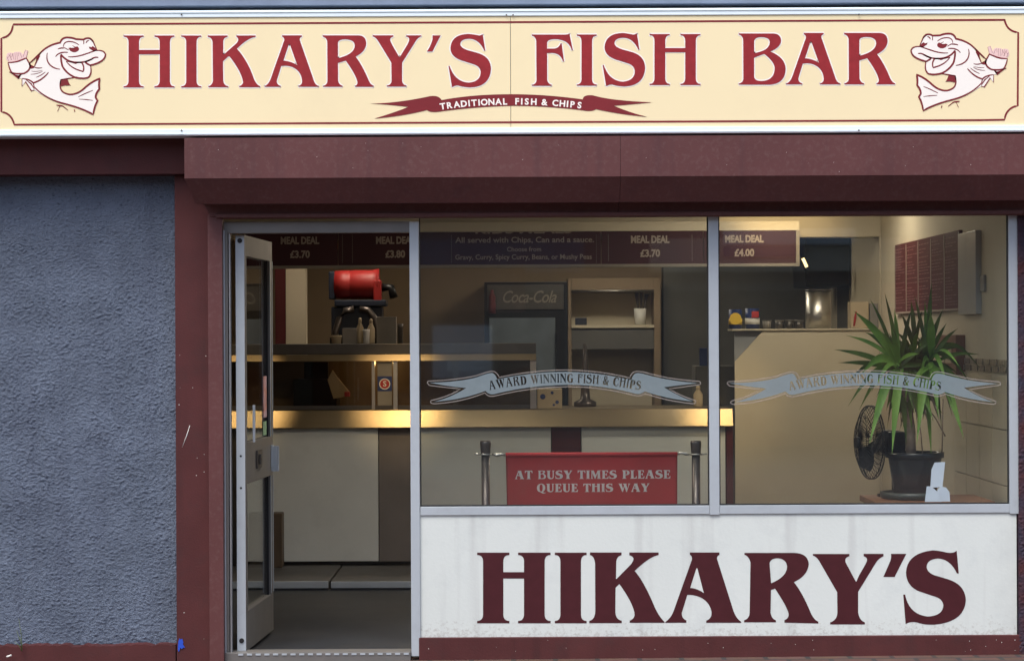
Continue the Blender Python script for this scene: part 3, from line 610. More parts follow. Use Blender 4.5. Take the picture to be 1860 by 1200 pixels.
# mosaic border and tiles on the right hand wall
tx = XR-.004
zt_ = Z(1800, 667, .35); 
ti = MB()
rowh = .27; cw = .33
zz = zt_-.03
for r in range(3):
    za, zb_ = zz-rowh*(r+1)+.003, zz-rowh*r-.003
    for c in range(4): ti.box(tx-.006, tx-.0005, .09+cw*c+.003, .09+cw*(c+1)-.003, max(za, .02), zb_)
ti.done('wall_tiles', 'tile_cream', B)
mo = MB(); 
for r in range(2):
    for c in range(40):
        if (c*7+r*3) % 5 == 0: continue
        mo.box(tx-.007, tx-.0005, .09+.0335*c, .09+.0335*c+.028, zz+.006+.034*r, zz+.006+.034*r+.029)
mo.done('mosaic_border', 'mosaic_dark', B)

# ================================================================== SHOP SIGN
SY = -.20
S = thing('shop_sign', (0, SY+.1, Z(930, 243, SY)), 'long cream fascia sign with red serif lettering and a cartoon fish at each end', 'sign')
sx0, sx1 = X(-70, 130, SY), X(1935, 130, SY)
zf0, zf1, zi0, zi1 = Z(930, 243.5, SY), Z(930, 16.5, SY), Z(930, 231.5, SY), Z(930, 29.5, SY)
m = MB(); m.box(sx0, sx1, SY, -.001+.0, zf0, zi0-.0005, .003); m.box(sx0, sx1, SY, -.001, zi1+.0005, zf1, .003)
m.box(sx0, sx0+.03, SY+.001, -.001, zi0, zi1); m.box(sx1-.03, sx1, SY+.001, -.001, zi0, zi1)
m.box(sx0+.05, sx1-.05, -.03, .019, zf0+.02, zf1-.02)
m.box(sx0, sx1, SY-.0035, SY-.0002, zi1+.022, zi1+.026); m.box(sx0, sx1, SY-.0025, SY-.0002, zf0+.006, zf0+.009)
m.done('frame', 'sign_frame', S)
xm = X(927.5, 130, SY)
FY = SY+.006
f1 = MB().box(sx0+.03, xm-.0012, FY, FY+.004, zi0, zi1).done('face_panel', 'sign_cream', S)
f2 = MB().box(xm+.0012, sx1-.03, FY, FY+.004, zi0, zi1).done('face_panel', 'sign_cream', S)
uz = [(uH,220,50,7.154,0,0),(uI,220,50,7.154,0,0),(uK,220,50,7.154,0,0),(uA,470,50,7.154,0,0),(uR,470,50,7.154,0,0),(uY,670,50,7.154,0,0),(uq,670,50,7.154,0,0),(uS,670,50,7.154,0,0),
      (uF,955,50,7.154,0,0),(uI2,955,50,7.154,0,0),(uS,955,50,7.154,-4.9,-1.7),(uH2,1140,50,7.154,0,0),(uB,1330,50,6.2,0,0),(uA,470,50,7.154,947.9,-4.4),(uR,470,50,7.154,947.5,-4.4)]
le = MB(); ha = MB()
for g_, ox, oy, s_, dx, dy in uz:
    lp = px2w(zoomed(g_, ox, oy, s_, dx, dy), SY)
    le.mesh(fill(lp, FY-.0012))
    for l_ in lp: strip(ha, l_, .0120, FY, closed=True, thick=.0006)
ha.done('lettering_outline', 'sign_white', S, normals=False); le.done('lettering', 'sign_red', S)
# border line with scooped corners
bl = "M22,43.5 Q22,68 1,69.5 L1,203 Q21,206 25.5,226.5 L{a}"
def bz(pts): return px2w([pts], SY)[0]
bm_ = MB()
top = lambda u: 44.5 - (u-22)*.0046; bot = lambda u: 226.3 - (u-25)*.0046
pts = [(u, top(u)) for u in range(24, 1826, 60)] + [(1825, 35.5)]
c1 = path("M1825,35.5 Q1829,57 1850,59")[0]; c2 = path("M1849,192 Q1828,196 1825,217.5")[0]; c3 = path("M25.5,226.5 Q21,206 2,203")[0]; c4 = path("M2,69.5 Q22,66 23,44.5")[0]
loop = pts + c1[1:] + c2 + [(u, bot(u)) for u in range(1780, 30, -60)] + c3 + c4[:-1]
strip(bm_, bz(loop), .0088, FY, closed=True, thick=.001); bm_.done('border_line', 'sign_line', S, normals=False)
m = MB()
for u in (920, 932, 330, 1560):
    for v in ((27, 237) if u in (330, 1560) else (27.5,)):
        q = P(u, v, SY); m.lathe([(.0035, -.0045), (.0035, .0)], (q.x, SY-.0003, q.z), 8, axis='Y')
m.done('screws', 'dark_steel', S)
# ribbon
rb = path("M105,122 Q250,122 440,82 Q500,68 520,102 Q700,68 925,68 Q1130,68 1342,98 Q1345,70 1400,74 Q1500,105 1745,115 Q1600,130 1525,135 Q1600,170 1718,200 Q1550,185 1420,155 Q1395,172 1345,162 Q1130,135 925,135 Q720,140 515,168 Q455,178 435,160 Q300,195 128,210 Q260,170 325,142 Q240,130 105,122 Z")
rbw = px2w(zoomed(rb, 640, 150, 3.207), SY)
rib = MB().mesh(fill(rbw, FY-.0008)).done('ribbon', 'sign_line', S)
rt = MB()
def rib_text(body, u0, u1, base, cap):
    n = len(body); wd = {'I': .45, ' ': .5, '&': 1.05, 'M': 1.2, 'T': .95, 'L': .85, 'F': .85, 'S': .98, 'P': .98}
    ws = [wd.get(c, 1.0) for c in body]; s = (u1-u0)/sum(ws); x = u0
    for c, wk in zip(body, ws):
        if c != ' ':
            um = x+wk*s/2; v = base(um)-cap/2; p = P(um, v, SY); sl = -(base(um+1)-base(um-1))/2
            me = text_mesh(c, .0405, 0, 0, 0, sx=1.02, bold=.0014)
            T = Matrix.Translation((p.x, FY-.0016, p.z)) @ Matrix.Rotation(-math.atan(sl), 4, 'Y')
            # centre glyph
            zs_ = [q.co.z for q in me.vertices]; xs_ = [q.co.x for q in me.vertices]
            T = T @ Matrix.Translation((-(min(xs_)+max(xs_))/2, 0, -(min(zs_)+max(zs_))/2))
            rt.mesh(me, T)
        x += wk*s
rib_text('TRADITIONAL', 798, 923, lambda u: 190.6 + 9.5*((923-u)/125)**2 - .3, 11.5)
rib_text('FISH & CHIPS', 934, 1059, lambda u: 190.0 + 7.5*((u-930)/128)**2, 11.5)
rt.done('lettering', 'sign_white', rib)
# fish emblems
FB = "M770,200 Q790,130 860,128 Q930,130 970,150 L1070,155 Q1110,130 1150,140 Q1190,160 1200,200 L1240,290 Q1330,285 1350,345 Q1350,440 1160,485 Q1185,590 1130,640 Q1080,660 950,640 L860,658 L775,670 Q750,790 810,830 Q880,875 960,850 Q1030,830 1090,770 Q1180,690 1280,655 Q1265,720 1275,790 Q1220,850 1225,900 L1250,940 Q1210,1000 1192,1115 Q1050,1030 780,965 Q600,920 470,820 L435,800 L400,812 L330,690 L280,755 L280,655 L235,650 Q180,600 115,570 L135,560 L100,450 L340,390 L385,480 L440,500 Q500,360 560,290 Q640,220 770,200 Z"
FS = [("M385,450 Q500,340 560,285 Q650,215 770,195 Q790,130 860,128 Q930,130 970,150 L1070,155 Q1110,130 1150,140 Q1190,160 1205,210 L1240,290",15),
 ("M1190,300 Q1330,275 1350,345 Q1350,440 1155,485 Q1100,460 1090,440 Q1150,420 1180,400 Q1220,375 1260,385",13),
 ("M1155,480 Q1185,590 1130,640 Q1060,665 950,635 Q850,590 800,500 Q775,420 780,345 Q840,430 950,445 Q1080,455 1150,415 L1190,400",14),
 ("M710,375 Q740,330 800,320 Q830,315 870,320",9), ("M740,275 Q780,260 830,262 L880,290",9), ("M870,375 Q960,385 1080,345 Q1180,310 1240,292",9),
 ("M845,430 Q900,510 1000,545 L1065,565 Q1085,500 1045,450 Q1000,440 965,460 Q930,445 850,432",11),
 ("M810,250 Q810,185 880,180 Q960,180 1010,225",8), ("M1100,200 Q1110,170 1140,165",8), ("M1070,160 Q1075,190 1070,215",7),
 ("M605,325 Q580,430 650,490 Q700,530 770,535",10), ("M620,575 Q570,640 500,680 Q460,700 425,712 Q380,660 280,655",12), ("M430,505 Q480,530 540,515",8), ("M440,500 Q470,420 510,360",11),
 ("M390,600 Q480,600 545,560",5), ("M400,560 Q470,570 540,550",4), ("M460,640 Q520,620 580,570",6),
 ("M425,712 L435,760 Q560,900 780,965 Q1050,1030 1192,1115 Q1210,1000 1250,940 L1225,900 Q1220,850 1272,790 Q1262,720 1278,655 Q1180,690 1090,770 Q1030,830 960,850 Q880,875 810,830 Q750,790 778,670 L860,655 L950,640",15),
 ("M280,655 L280,755 L325,695 L400,812 L440,800",10), ("M330,670 L395,720 L440,790",10),
 ("M1000,890 Q1100,840 1190,805",7), ("M1010,918 L1110,925 L1190,935",7),
 ("M100,450 Q180,450 240,430 L335,392 L385,480 Q385,560 300,590 Q200,600 150,580 Q120,540 100,450",13), ("M115,570 L150,585 Q190,610 235,650 Q240,615 275,600",13), ("M385,480 L440,505",14),
 ("M720,995 Q760,1000 800,1005 L870,1060",10), ("M765,1010 L735,1075",9), ("M950,1050 L958,1080",16)]
FF = ["M875,265 L910,255 L945,265 L925,230 L975,250 L985,240 Q1030,270 1000,300 Q950,335 900,300 Z", "M1140,265 L1145,245 L1170,255 L1185,240 Q1215,250 1235,290 L1190,300 Z", "M1125,138 Q1190,150 1200,205 L1165,165 Z",
 "M775,670 L865,655 Q870,700 905,745 Q840,735 785,755 Q755,710 775,670 Z", "M385,450 L470,380 Q500,330 545,300 Q480,380 450,480 L465,390 L410,440 Z", "M365,470 L385,440 L390,490 L440,505 L435,520 L385,530 Z","M190,605 L240,615 L275,600 L245,650 Z"]
CH = ["M75,400 L90,330 L130,320 L170,330 L180,315 L255,310 L280,330 L290,350 L320,285 L358,300 L338,395 L240,430 L110,445 Z"]
CS = ["M85,370 L110,430","M110,340 L150,420","M135,330 L140,415","M160,335 L175,410","M190,325 L195,420","M215,320 L220,415","M240,320 L235,370","M255,330 L280,390","M295,375 L325,288 L356,303 L333,388","M90,400 L125,350","M150,380 L165,330"]
def fish(name, fm):
    wht = MB().mesh(fill(px2w(xf(path(FB), fm), SY), FY-.0004)).done(name, 'sign_white', S)
    c = MB()
    for d in CH: c.mesh(fill(px2w(xf(path(d), fm), SY), FY-.0008))
    c.done('chips', 'chip_pink', wht)
    l = MB()
    for d, wd in FS:
        pts = px2w(xf(path(d), fm), SY)[0]; wq = wd/7.06/F*1.65
        strip(l, pts, (lambda t, wq=wq: wq*(0.45+0.55*math.sin(math.pi*min(max(t, .0), 1))**.5)), FY-.0011)
    for d in CS: strip(l, px2w(xf(path(d), fm), SY)[0], .0012, FY-.0012)
    for d in FF: l.mesh(fill(px2w(xf(path(d), fm), SY), FY-.0011))
    l.done('outline', 'sign_line', wht, normals=False)
    e = MB()
    for d in ("M905,262 L925,240 L960,252 L940,262 Z", "M1135,235 L1150,228 L1160,245 L1145,250 Z"): e.mesh(fill(px2w(xf(path(d), fm), SY), FY-.0022))
    e.done('eye_glint', 'sign_white', wht)
fish('fish_emblem', lambda x, y: (x/7.06, 50+y/7.06))
# mirrored: left fish lips right tip u=191, packet left 10 ; right fish lips 1655, packet right 1834
def mir(x, y):
    u = x/7.06; v = 50+y/7.06
    return (1655 + (191.5-u)*(1834-1655)/(191.5-10.5), v - 7.0)
fish('fish_emblem', mir)

# ================================================================== ROLLER SHUTTER
BY = -.28
SH = thing('roller_shutter', (X(1100, 325, BY), -.14, Z(1100, 398, 0)), 'maroon roller shutter box with chamfered underside above the shop windows', 'roller shutter')
XA = X(335, 300, BY); XB = X(1935, 300, BY); um = 1110
za, zb1, zc = Z(um, 247, BY), Z(um, 320.5, BY), Z(um, 367, -.19)
xin = X(356, 367, -.19); zd = Z(um, 394.5, -.03)
prof0 = [(-.001, za), (BY, za), (BY, zb1), (-.19, zc), (-.06, zc+.004), (-.06, zd+.012), (-.045, zd), (-.001, zd)]
xo = {0: XA, 1: XA, 2: XA, 3: xin, 4: xin+.02, 5: xin+.05, 6: xin+.05, 7: XA+.1}
m = MB(); a = [m.bm.verts.new((xo[i], y, z)) for i, (y, z) in enumerate(prof0)]
xj = X(1127, 300, BY)
def seg(xa_list, xb):
    A = [m.bm.verts.new((x, y, z)) for x, (y, z) in zip(xa_list, prof0)]; Bv = [m.bm.verts.new((xb, y, z)) for y, z in prof0]
    n = len(prof0); m.bm.faces.new(A); m.bm.faces.new(Bv[::-1])
    for i in range(n): m.bm.faces.new((A[i], Bv[i], Bv[(i+1) % n], A[(i+1) % n]))
bmesh.ops.delete(m.bm, geom=a, context='VERTS')
seg([xo[i] for i in range(8)], xj-.0008); seg([xj+.0008]*8, XB)
m.done('shutter_box', 'shutter_maroon', SH)
m = MB(); x0, x1, z0, z1 = rectpx(392, 385, 1858, 392, -.075); m.box(x0, x1, -.075, -.061, z0, z1, .002); m.done('bottom_bar', 'shutter_maroon', SH)
m = MB(); x0, x1, z0, z1 = rectpx(379, 389, 405, 1215, -.055); m.box(x0, x1, -.055, -.0045, z0, z1-.002, .002); m.done('guide_rail', 'shutter_maroon', SH)
m = MB(); m.box(X(1866, 700, -.05), X(1890, 700, -.05), -.055, -.03, z0, z1-.002, .002); m.done('guide_rail', 'shutter_maroon', SH)

# ================================================================== INSIDE THE SHOP
CY = 3.9                                             # counter front
# ---- serving counter
cx0, cx1 = XL+.01, X(1331, 760, CY)
K = thing('serving_counter', ((cx0+cx1)/2, CY+.4, zs), 'long shop counter with a brushed steel band and glass display case on its left half', 'counter')
ct = Z(930, 743, CY); cb = Z(930, 776, CY)
m = MB(); m.prism([(CY-.022, cb), (CY-.022, cb+.006), (CY+.018, ct-.004), (CY+.022, ct), (CY+.75, ct), (CY+.75, cb)], lambda p, e: (cx0+(cx1-cx0)*e, p[0], p[1])); m.done('countertop', 'warm_steel', K)
cf = CY+.035
def panel(u0, u1, key, v0=780, v1=1019, d=0.0):
    x0, x1, z0, z1 = rectpx(u0, v0, u1, v1, cf-d); MB().box(x0, x1, cf-d, cf+.03, max(z0, zs+.012), cb-.001, .002).done('front_panel', key, K)
panel(440, 687, 'panel_beige', d=.01); panel(689, 747, 'panel_brown'); panel(749, 1001, 'panel_beige', d=.01); panel(1003, 1055, 'inner_maroon', d=.004); panel(1057, 1318, 'panel_beige', d=.01)
m = MB(); x0, x1, z0, z1 = rectpx(1320, 780, 1332, 1019, cf-.02); m.box(x0, x1, cf-.02, cf+.6, zs+.001, cb-.001, .002); m.done('end_post', 'inner_maroon', K)
m = MB(); m.box(cx0, cx1-.02, cf+.031, cf+.06, zs+.001, cb-.001); m.done('kickboard', 'dark_steel', K)
# display case with its heated top shelf
gx1 = X(974, 700, CY+.05); GY = CY+.05
m = MB(); x0, x1, z0, z1 = rectpx(440, 624, 974, 643, GY-.02); m.box(cx0, gx1, GY-.02, GY+.42, z0, z1, .004); m.done('case_top', 'dark_steel', K)
zl1 = z0
m = MB(); x0, x1, z0, z1 = rectpx(440, 643.5, 974, 655, GY-.03); m.prism([(GY-.036, z0), (GY-.022, z1), (GY-.005, z1), (GY-.005, z0)], lambda p, e: (cx0+(gx1-cx0)*e, p[0], p[1])); m.done('case_edge', 'edge_steel', K)
MB().box(cx0, gx1-.001, GY, GY+.42, z0+.004, z0+.008).done('case_soffit', 'dark_steel', K)
for u0, u1 in ((675, 681), (714, 722), (963, 974)):
    x0, x1, _, _ = rectpx(u0, 650, u1, 700, GY-.012); MB().box(x0, x1, GY-.012, GY+.012, ct+.001, z0-.001, .002).done('case_post', 'steel', K)
for xa_, xb_ in ((cx0, X(675, 700, GY)-.002), (X(722, 700, GY)+.002, X(963, 700, GY)-.002)): MB().box(xa_, xb_, GY-.003, GY+.003, ct+.03, z0-.001).done('case_glass', 'case_glass', K)
m = MB(); x0, x1, zz0, zz1 = rectpx(440, 730, 974, 742, GY); m.box(cx0, gx1, GY-.008, GY-.0035, ct+.001, ct+.028); m.done('case_rail', 'dark_steel', K)
MB().box(cx0, gx1, GY+.40, GY+.415, ct+.001, z0-.001).done('case_back', 'case_brown', K)
x0, x1, z0_, z1_ = rectpx(686, 657, 712, 742, GY); m = MB(); m.box(x0, x1, GY-.004, GY+.004, z0_+.004, z1_); m.done('case_divider', 'grey_card', K)
# round badge on the divider
bx, _, bz_ = P(699, 697, GY)[0], 0, P(699, 697, GY)[2]
m = MB(); x0, x1, z0_, z1_ = rectpx(686, 683, 712, 710, GY); m.box(x0, x1, GY-.006, GY-.0045, z0_, z1_); bd = m.done('badge', 'blue_label', K)
MB().lathe([(.036, -.0022), (.036, 0)], (bx, GY-.0062, bz_), 20, axis='Y').done('badge_face', 'red_label', bd)
m = MB(); m.lathe([(.036, -.0008), (.030, -.0008)], (bx, GY-.0085, bz_), 24, cap=False, axis='Y'); m.mesh(text_mesh('S', .05, GY-.0086, bx, bz_, bold=.001)); m.done('badge_ring', 'white_scrap', bd, normals=False)
ZT_CASE = Z(700, 624, GY-.02)
x0, x1, z0, z1 = rectpx(452, 932, 512, 1002, 3.74)
tag(MB().box(x0, x1, 3.74, 3.885, zs+.0015, z1, .006).done('brown_box', 'case_brown'), 'dark brown box in front of the counter behind the open door', 'bin')  # plain dark box over the dark rectangle at the counter's left foot
# ---- things standing on the case top
def on(u0, v0, u1, v1, Y, dep, name, key, label, cat, base=None, bev=.004):
    x0, x1, z0, z1 = rectpx(u0, v0, u1, v1, Y)
    if base is not None: z0 = base+.0005
    return tag(MB().box(x0, x1, Y, Y+dep, z0, z1, bev).done(name, key), label, cat)
CT2 = ZT_CASE
def tub(u0, v0, u1, v1, Y, key, lid, base, taper=.88):
    x0, x1, z0, z1 = rectpx(u0, v0, u1, v1, Y); r = (x1-x0)/2; c = ((x0+x1)/2, Y+r, base+.0005); h = z1-base
    return MB().lathe([(r*taper, 0), (r, h*.8), (r*1.08, h*.82), (r*1.08, h)], c, 20)
t_ = tub(601, 609, 620, 622, GY+.05, 'cream_card', 1, CT2).done('plastic_tub', 'cream_card'); tag(t_, 'small cream plastic tub, leftmost item on top of the display case', 'tub')
on(622, 596, 648, 622, GY+.10, .09, 'napkin_box', 'grey_card', 'grey napkin box standing right of the small cream tub', 'box', CT2)
def bottle(u, v, wpx, Y, key, label, cat, base, name='sauce_bottle', capk=None):
    x = X(u, v, Y); r = wpx/2*(D+Y)/(F*D); h = Z(u, v, Y)-base
    o = thing(name, (x, Y, base+.0005), label, cat)
    MB().lathe([(r*.9, 0), (r, .01), (r, h*.60), (r*.45, h*.78), (r*.42, h*.82)], (x, Y, base+.0005), 18).done('body', key, o)
    MB().lathe([(r*.5, h*.825), (r*.42, h*.97), (r*.15, h)], (x, Y, base+.0005), 14).done('cap', capk or key, o)
    return o
bottle(654, 577, 13, GY+.17, 'cream_card', 'tall cream sauce bottle directly right of the grey napkin box', 'bottle', CT2)
bottle(674, 579, 14, GY+.14, 'cream_card', 'tall cream sauce bottle at the right end of the bottle pair on the case', 'bottle', CT2)
t_ = tub(659, 598, 671, 622, GY+.06, 'white_scrap', 1, CT2, .95).done('salt_pot', 'white_scrap'); tag(t_, 'short pale salt pot in front of the two tall sauce bottles', 'pot')
on(684, 575, 720, 621, GY+.20, .06, 'order_pad_holder', 'grey_card', 'dull grey upright card holder right of the sauce bottles', 'holder', CT2)
t_ = tub(722, 588, 732, 622, GY+.12, 'dark_steel', 1, CT2, .97).done('steel_cup', 'dark_steel'); tag(t_, 'narrow dark metal cup beside the door post end of the case', 'cup')
# ---- red drum machine on its dark arched stand
MY = 4.75
x0, x1, z0, z1 = rectpx(600, 492, 700, 622, MY)
mt = thing('slush_machine', ((x0+x1)/2, MY, 0), 'dark machine with a red drum on an arched stand behind the display case', 'machine')
zc_ = Z(650, 517, MY); sc = (D+MY)/(F*D)
m = MB(); m.lathe([(.058, -.155), (.095, -.150), (.100, -.05), (.094, -.045), (.100, -.04), (.100, .10), (.108, .15), (.06, .156)], ((x0+x1)/2-.005, MY, zc_), 28, axis='X'); m.done('drum', 'red_plastic', mt)
m = MB(); m.box(x1-.075, x1-.02, MY-.105, MY-.02, zc_-.125, zc_+.03, .012); m.done('spout', 'red_plastic', mt)
m = MB(); m.box(x0-.005, x0+.035, MY-.08, MY+.12, zc_-.10, zc_+.09, .01); m.box(x0+.035, x1+.01, MY-.11, MY+.12, zc_-.15, zc_-.105, .01); m.done('housing', 'navy_plastic', mt)
m = MB()
for s_ in (-1, 1):
    xm_ = (x0+x1)/2
    pts = [(xm_+s_*(.02), MY-.10, zc_-.165), (xm_+s_*.08, MY-.10, zc_-.175), (xm_+s_*.12, MY-.10, zc_-.23), (xm_+s_*.145, MY-.10, zc_-.32), (xm_+s_*.155, MY-.10, CT2-.02)]
    m.tube(pts, .022, 8)
m.done('stand', 'brown_steel', mt)
m = MB(); m.box(x0+.01, x1-.02, MY-.06, MY+.15, zc_-.36, zc_-.151, .01); m.done('body', 'navy_plastic', mt)
m = MB(); m.box(x0-.02, x1+.04, MY-.12, MY+.25, 0, ct-.05, .01); m.done('plinth', 'dark_steel', mt)
m = MB(); m.tube([(x1-.02, MY, zc_-.02), (x1+.04, MY-.02, zc_-.02), (x1+.06, MY-.03, zc_-.09)], [.03, .026, .03], 10); m.done('tap', 'black_plastic', mt)
m = MB(); m.box(x0+.0, x1-.0, MY-.05, MY+.15, ct-.049, zc_-.361); m.done('neck', 'black_plastic', mt)
# ---- maroon and cream pillars behind
YP = 5.2
for u0, u1, key, lab in ((500, 519, 'inner_maroon', 'narrow maroon upright panel behind the left end of the counter'), (519.5, 556, 'inner_cream', 'cream painted pillar beside the maroon upright behind the counter')):
    x0, x1, _, _ = rectpx(u0, 500, u1, 700, YP); tag(MB().box(x0, x1, YP, YP+.12, 0, ZC-.002, .002).done('pillar', key), lab, 'pillar')
# ---- inside the display case
x0, x1, z0, z1 = rectpx(533, 688, 612, 724, GY+.12)
ti = thing('till', ((x0+x1)/2, GY+.25, ct+.002), 'black till with its screen on a neck inside the display case', 'till')
MB().box(x0, x1, GY+.10, GY+.38, ct+.002, z1, .008).done('base', 'black_plastic', ti)
a0, a1, b0, b1 = rectpx(552, 657, 596, 690, GY+.15); MB().box(a0, a1, GY+.16, GY+.20, z1+.0005, b1, .006).done('screen', 'black_plastic', ti)
# paper cone
cc = P(600, 725, GY+.05)
m = MB(); 
p = [(595, 690), (604, 672), (612, 684), (635, 712), (632, 719), (606, 724)]
vv = [P(u, v, GY+.07) for u, v in p]; m.prism([(q.x, q.z) for q in vv], lambda q, e: (q[0], GY+.07+.03*e, q[1]))
pc = m.done('paper_cone', 'cream_card'); tag(pc, 'cream paper chip cone lying beside the black till', 'paper cone')
m = MB(); q = P(630, 716, GY+.05); m.box(q.x-.016, q.x+.02, GY+.05, GY+.069, q.z-.014, q.z+.018, .004); tag(m.done('sauce_sachet', 'red_label'), 'small red sachet at the tip of the paper cone', 'sachet')
# wrapping paper box, salt shaker
x0, x1, z0, z1 = rectpx(976, 706, 1021, 742, CY+.15)
wb = MB().box(x0, x1, CY+.15, CY+.35, ct+.0005, z1, .003).done('wrapping_paper_pack', 'cream_card'); 
m = MB()
for u, v, a, b_ in ((986, 720, .018, .006), (1003, 713, .010, .008), (1012, 730, .012, .007), (1006, 735, .008, .005)):
    q = P(u, v, CY+.148); m.lathe([(a, 0), (a, .0015)], (q.x, q.y-.001, q.z), 10, axis='Y')
mk_ = m.done('printed_marks', 'blue_label'); tag(wb, 'pale pack of printed wrapping paper on the counter right of the display case', 'pack')
mk_.parent = wb; mk_.matrix_parent_inverse = Matrix.Translation(-wb.location)
bottle(1268, 700, 17, CY+.30, 'cream_card', 'cream salt shaker on the right part of the counter near the mullion', 'shaker', ct, 'salt_shaker')
# dark cone
q = P(1063, 742, CY+.5)
o = MB().lathe([(.075, 0), (.075, .03), (.035, .05), (.030, .10), (.018, .30), (.012, .42)], (q.x, q.y, ct+.0005), 20).done('potato_ricer', 'brown_steel'); tag(o, 'tall dark cone shaped utensil with round foot on the counter below the shelf', 'utensil')
# ---- back wall: fridge
YF = 5.9
x0, x1, z0, z1 = rectpx(880, 512, 1031, 742, YF)
fr = thing('drinks_fridge', ((x0+x1)/2, YF+.3, 0), 'dark upright drinks fridge with a script logo header and grey glass door', 'fridge')
MB().box(x0, x1, YF, YF+.6, 0.0, z1, .006).done('cabinet', 'black_plastic', fr)
a0, a1, b0, b1 = rectpx(885, 517, 1024, 562, YF-.01); hd = MB().box(a0, a1, YF-.012, YF-.001, b0, b1, .002).done('header', 'fridge_header', fr)
cxh, czh = P(960, 540, YF).x, P(960, 540, YF).z
tm = MB().mesh(text_mesh('Coca-Cola', .125, YF-.0125, cxh, czh, sx=.80, bold=.0012, shear=.35, spacing=.92))
tm.done('lettering', 'fridge_text', hd)
q = P(894, 545, YF); 
MB().lathe([(.026, -.09), (.028, -.03), (.022, .0), (.026, .03), (.012, .06), (.011, .085)], (q.x, YF-.030, q.z-.01), 12).done('bottle_picture', 'inner_maroon', hd)
a0, a1, b0, b1 = rectpx(889, 577, 1009, 742, YF-.02); dr = MB().box(a0, a1, YF-.022, YF-.001, .2, b1, .003).done('door', 'fridge_glass', fr)
MB().box(a1+.006, a1+.02, YF-.05, YF-.001, b1-.5, b1-.1, .003).done('handle', 'black_plastic', fr)
# ---- shelf alcove
YS = 6.1
x0, x1, z0, z1 = rectpx(1032, 505, 1200, 742, YS)
al = thing('shelf_unit', ((x0+x1)/2, YS+.2, 0), 'cream backed shelf unit with brown frame between the fridge and the kitchen', 'shelf')
q0, q1, s0, s1 = rectpx(1038, 531, 1188, 590, YS)
r0, r1, t0, t1 = rectpx(1038, 634, 1188, 742, YS)
MB().box(x0, q0, YS, YS+.38, 0, z1).done('side_panel', 'inner_brown', al); MB().box(q1, x1, YS, YS+.38, 0, z1).done('side_panel', 'inner_brown', al)
MB().box(q0+.001, q1-.001, YS+.30, YS+.33, 0, z1).done('back_panel', 'inner_cream', al)
MB().box(q0+.001, q1-.001, YS-.01, YS+.29, s0-.022, s0, .002).done('shelf', 'inner_cream', al)
MB().box(q0+.001, q1-.001, YS+.01, YS+.28, t1, s0-.03, .002).done('cupboard', 'kitchen_dark', al)
MB().box(q0+.001, q1-.001, YS, YS+.29, s1, z1-.001, .002).done('top_panel', 'inner_brown', al)
m = MB(); m.tube([(q0, YS-.015, s1+.012), (q1, YS-.015, s1+.012)], .008); m.done('rail', 'steel', al)
SHZ = s0
on(1045, 577, 1066, 590, YS+.08, .05, 'dark_box', 'navy_plastic', 'small dark box at the left end of the cream shelf', 'box', SHZ, .002)
x0, x1, z0, z1 = rectpx(1152, 560, 1175, 590, YS+.05)
jg = thing('utensil_jug', ((x0+x1)/2, YS+.1, SHZ), 'pale jug holding dark utensils at the right end of the cream shelf', 'jug')
r = (x1-x0)/2; MB().lathe([(r*.8, 0), (r, z1-SHZ), (r*.93, z1-SHZ), (r*.75, .01)], ((x0+x1)/2, YS+.1, SHZ+.0005), 20).done('body', 'white_scrap', jg)
m = MB(); jc = Vector(((x0+x1)/2, YS+.1, SHZ+.03))
for dx, dz in ((-.02, .22), (.01, .26), (.035, .20)): m.tube([jc, jc+Vector((dx, 0, dz*.6)), jc+Vector((dx*1.4, 0, dz))], [.006, .008, .018], 6)
m.done('utensils', 'brown_steel', jg)
# ---- kitchen dark wall and hood
x0, x1, _, _ = rectpx(1205, 400, 1620, 700, 6.3); tag(MB().box(x0, XR-.002, 6.3, 6.49, 0, ZC-.002).done('kitchen_wall', 'kitchen_dark'), 'dark tiled kitchen wall behind the half height partition', 'wall')
x0, x1, z0, z1 = rectpx(1463, 436, 1545, 600, 5.2)
hd = thing('extractor_hood', ((x0+x1)/2, 5.4, z0), 'large dark grey extractor hood hanging over the cooking range', 'extractor hood')
MB().box(x0, x1, 5.2, 5.9, Z(1500, 520, 5.2), ZC-.003, .01).done('canopy', 'black_plastic', hd)
MB().box(x1+.002, x1+.30, 5.3, 5.9, 0, ZC-.003, .01).done('side_panel', 'kitchen_dark', hd)
MB().box(x0+.02, x1-.02, 5.25, 5.85, 0, Z(1500, 600, 5.2), .01).done('range_body', 'dark_steel', hd)
# ---- half height partition with a clipped corner
PY = 3.9
Q = lambda u, v: P(u, v, PY)
pt = thing('partition', (Q(1460, 800).x, PY+.05, 0), 'half height cream partition with a clipped upper left corner at the end of the counter', 'partition')
prof = [(Q(1335, 800).x, .0), (X(1598, 800, PY), .0), (X(1598, 800, PY), Z(1500, 600, PY)), (Q(1387, 600).x, Z(1387, 600, PY)), (Q(1335, 655).x, Z(1335, 657, PY))]
MB().prism(prof, lambda p, e: (p[0], PY+.03*e, p[1])).done('board', 'inner_cream', pt)
x0, x1, z0, z1 = rectpx(1334, 602, 1392, 662, PY+.035); MB().box(x0, x1, PY+.033, PY+.05, 0, z1).done('corner_panel', 'corner_grey', pt)
x0, x1, z0, z1 = rectpx(1330, 596.5, 1598, 600, PY-.01); MB().box(x0, x1, PY-.015, PY+.30, z1-.012, z1, .003).done('ledge', 'inner_cream', pt)
LZ = z1
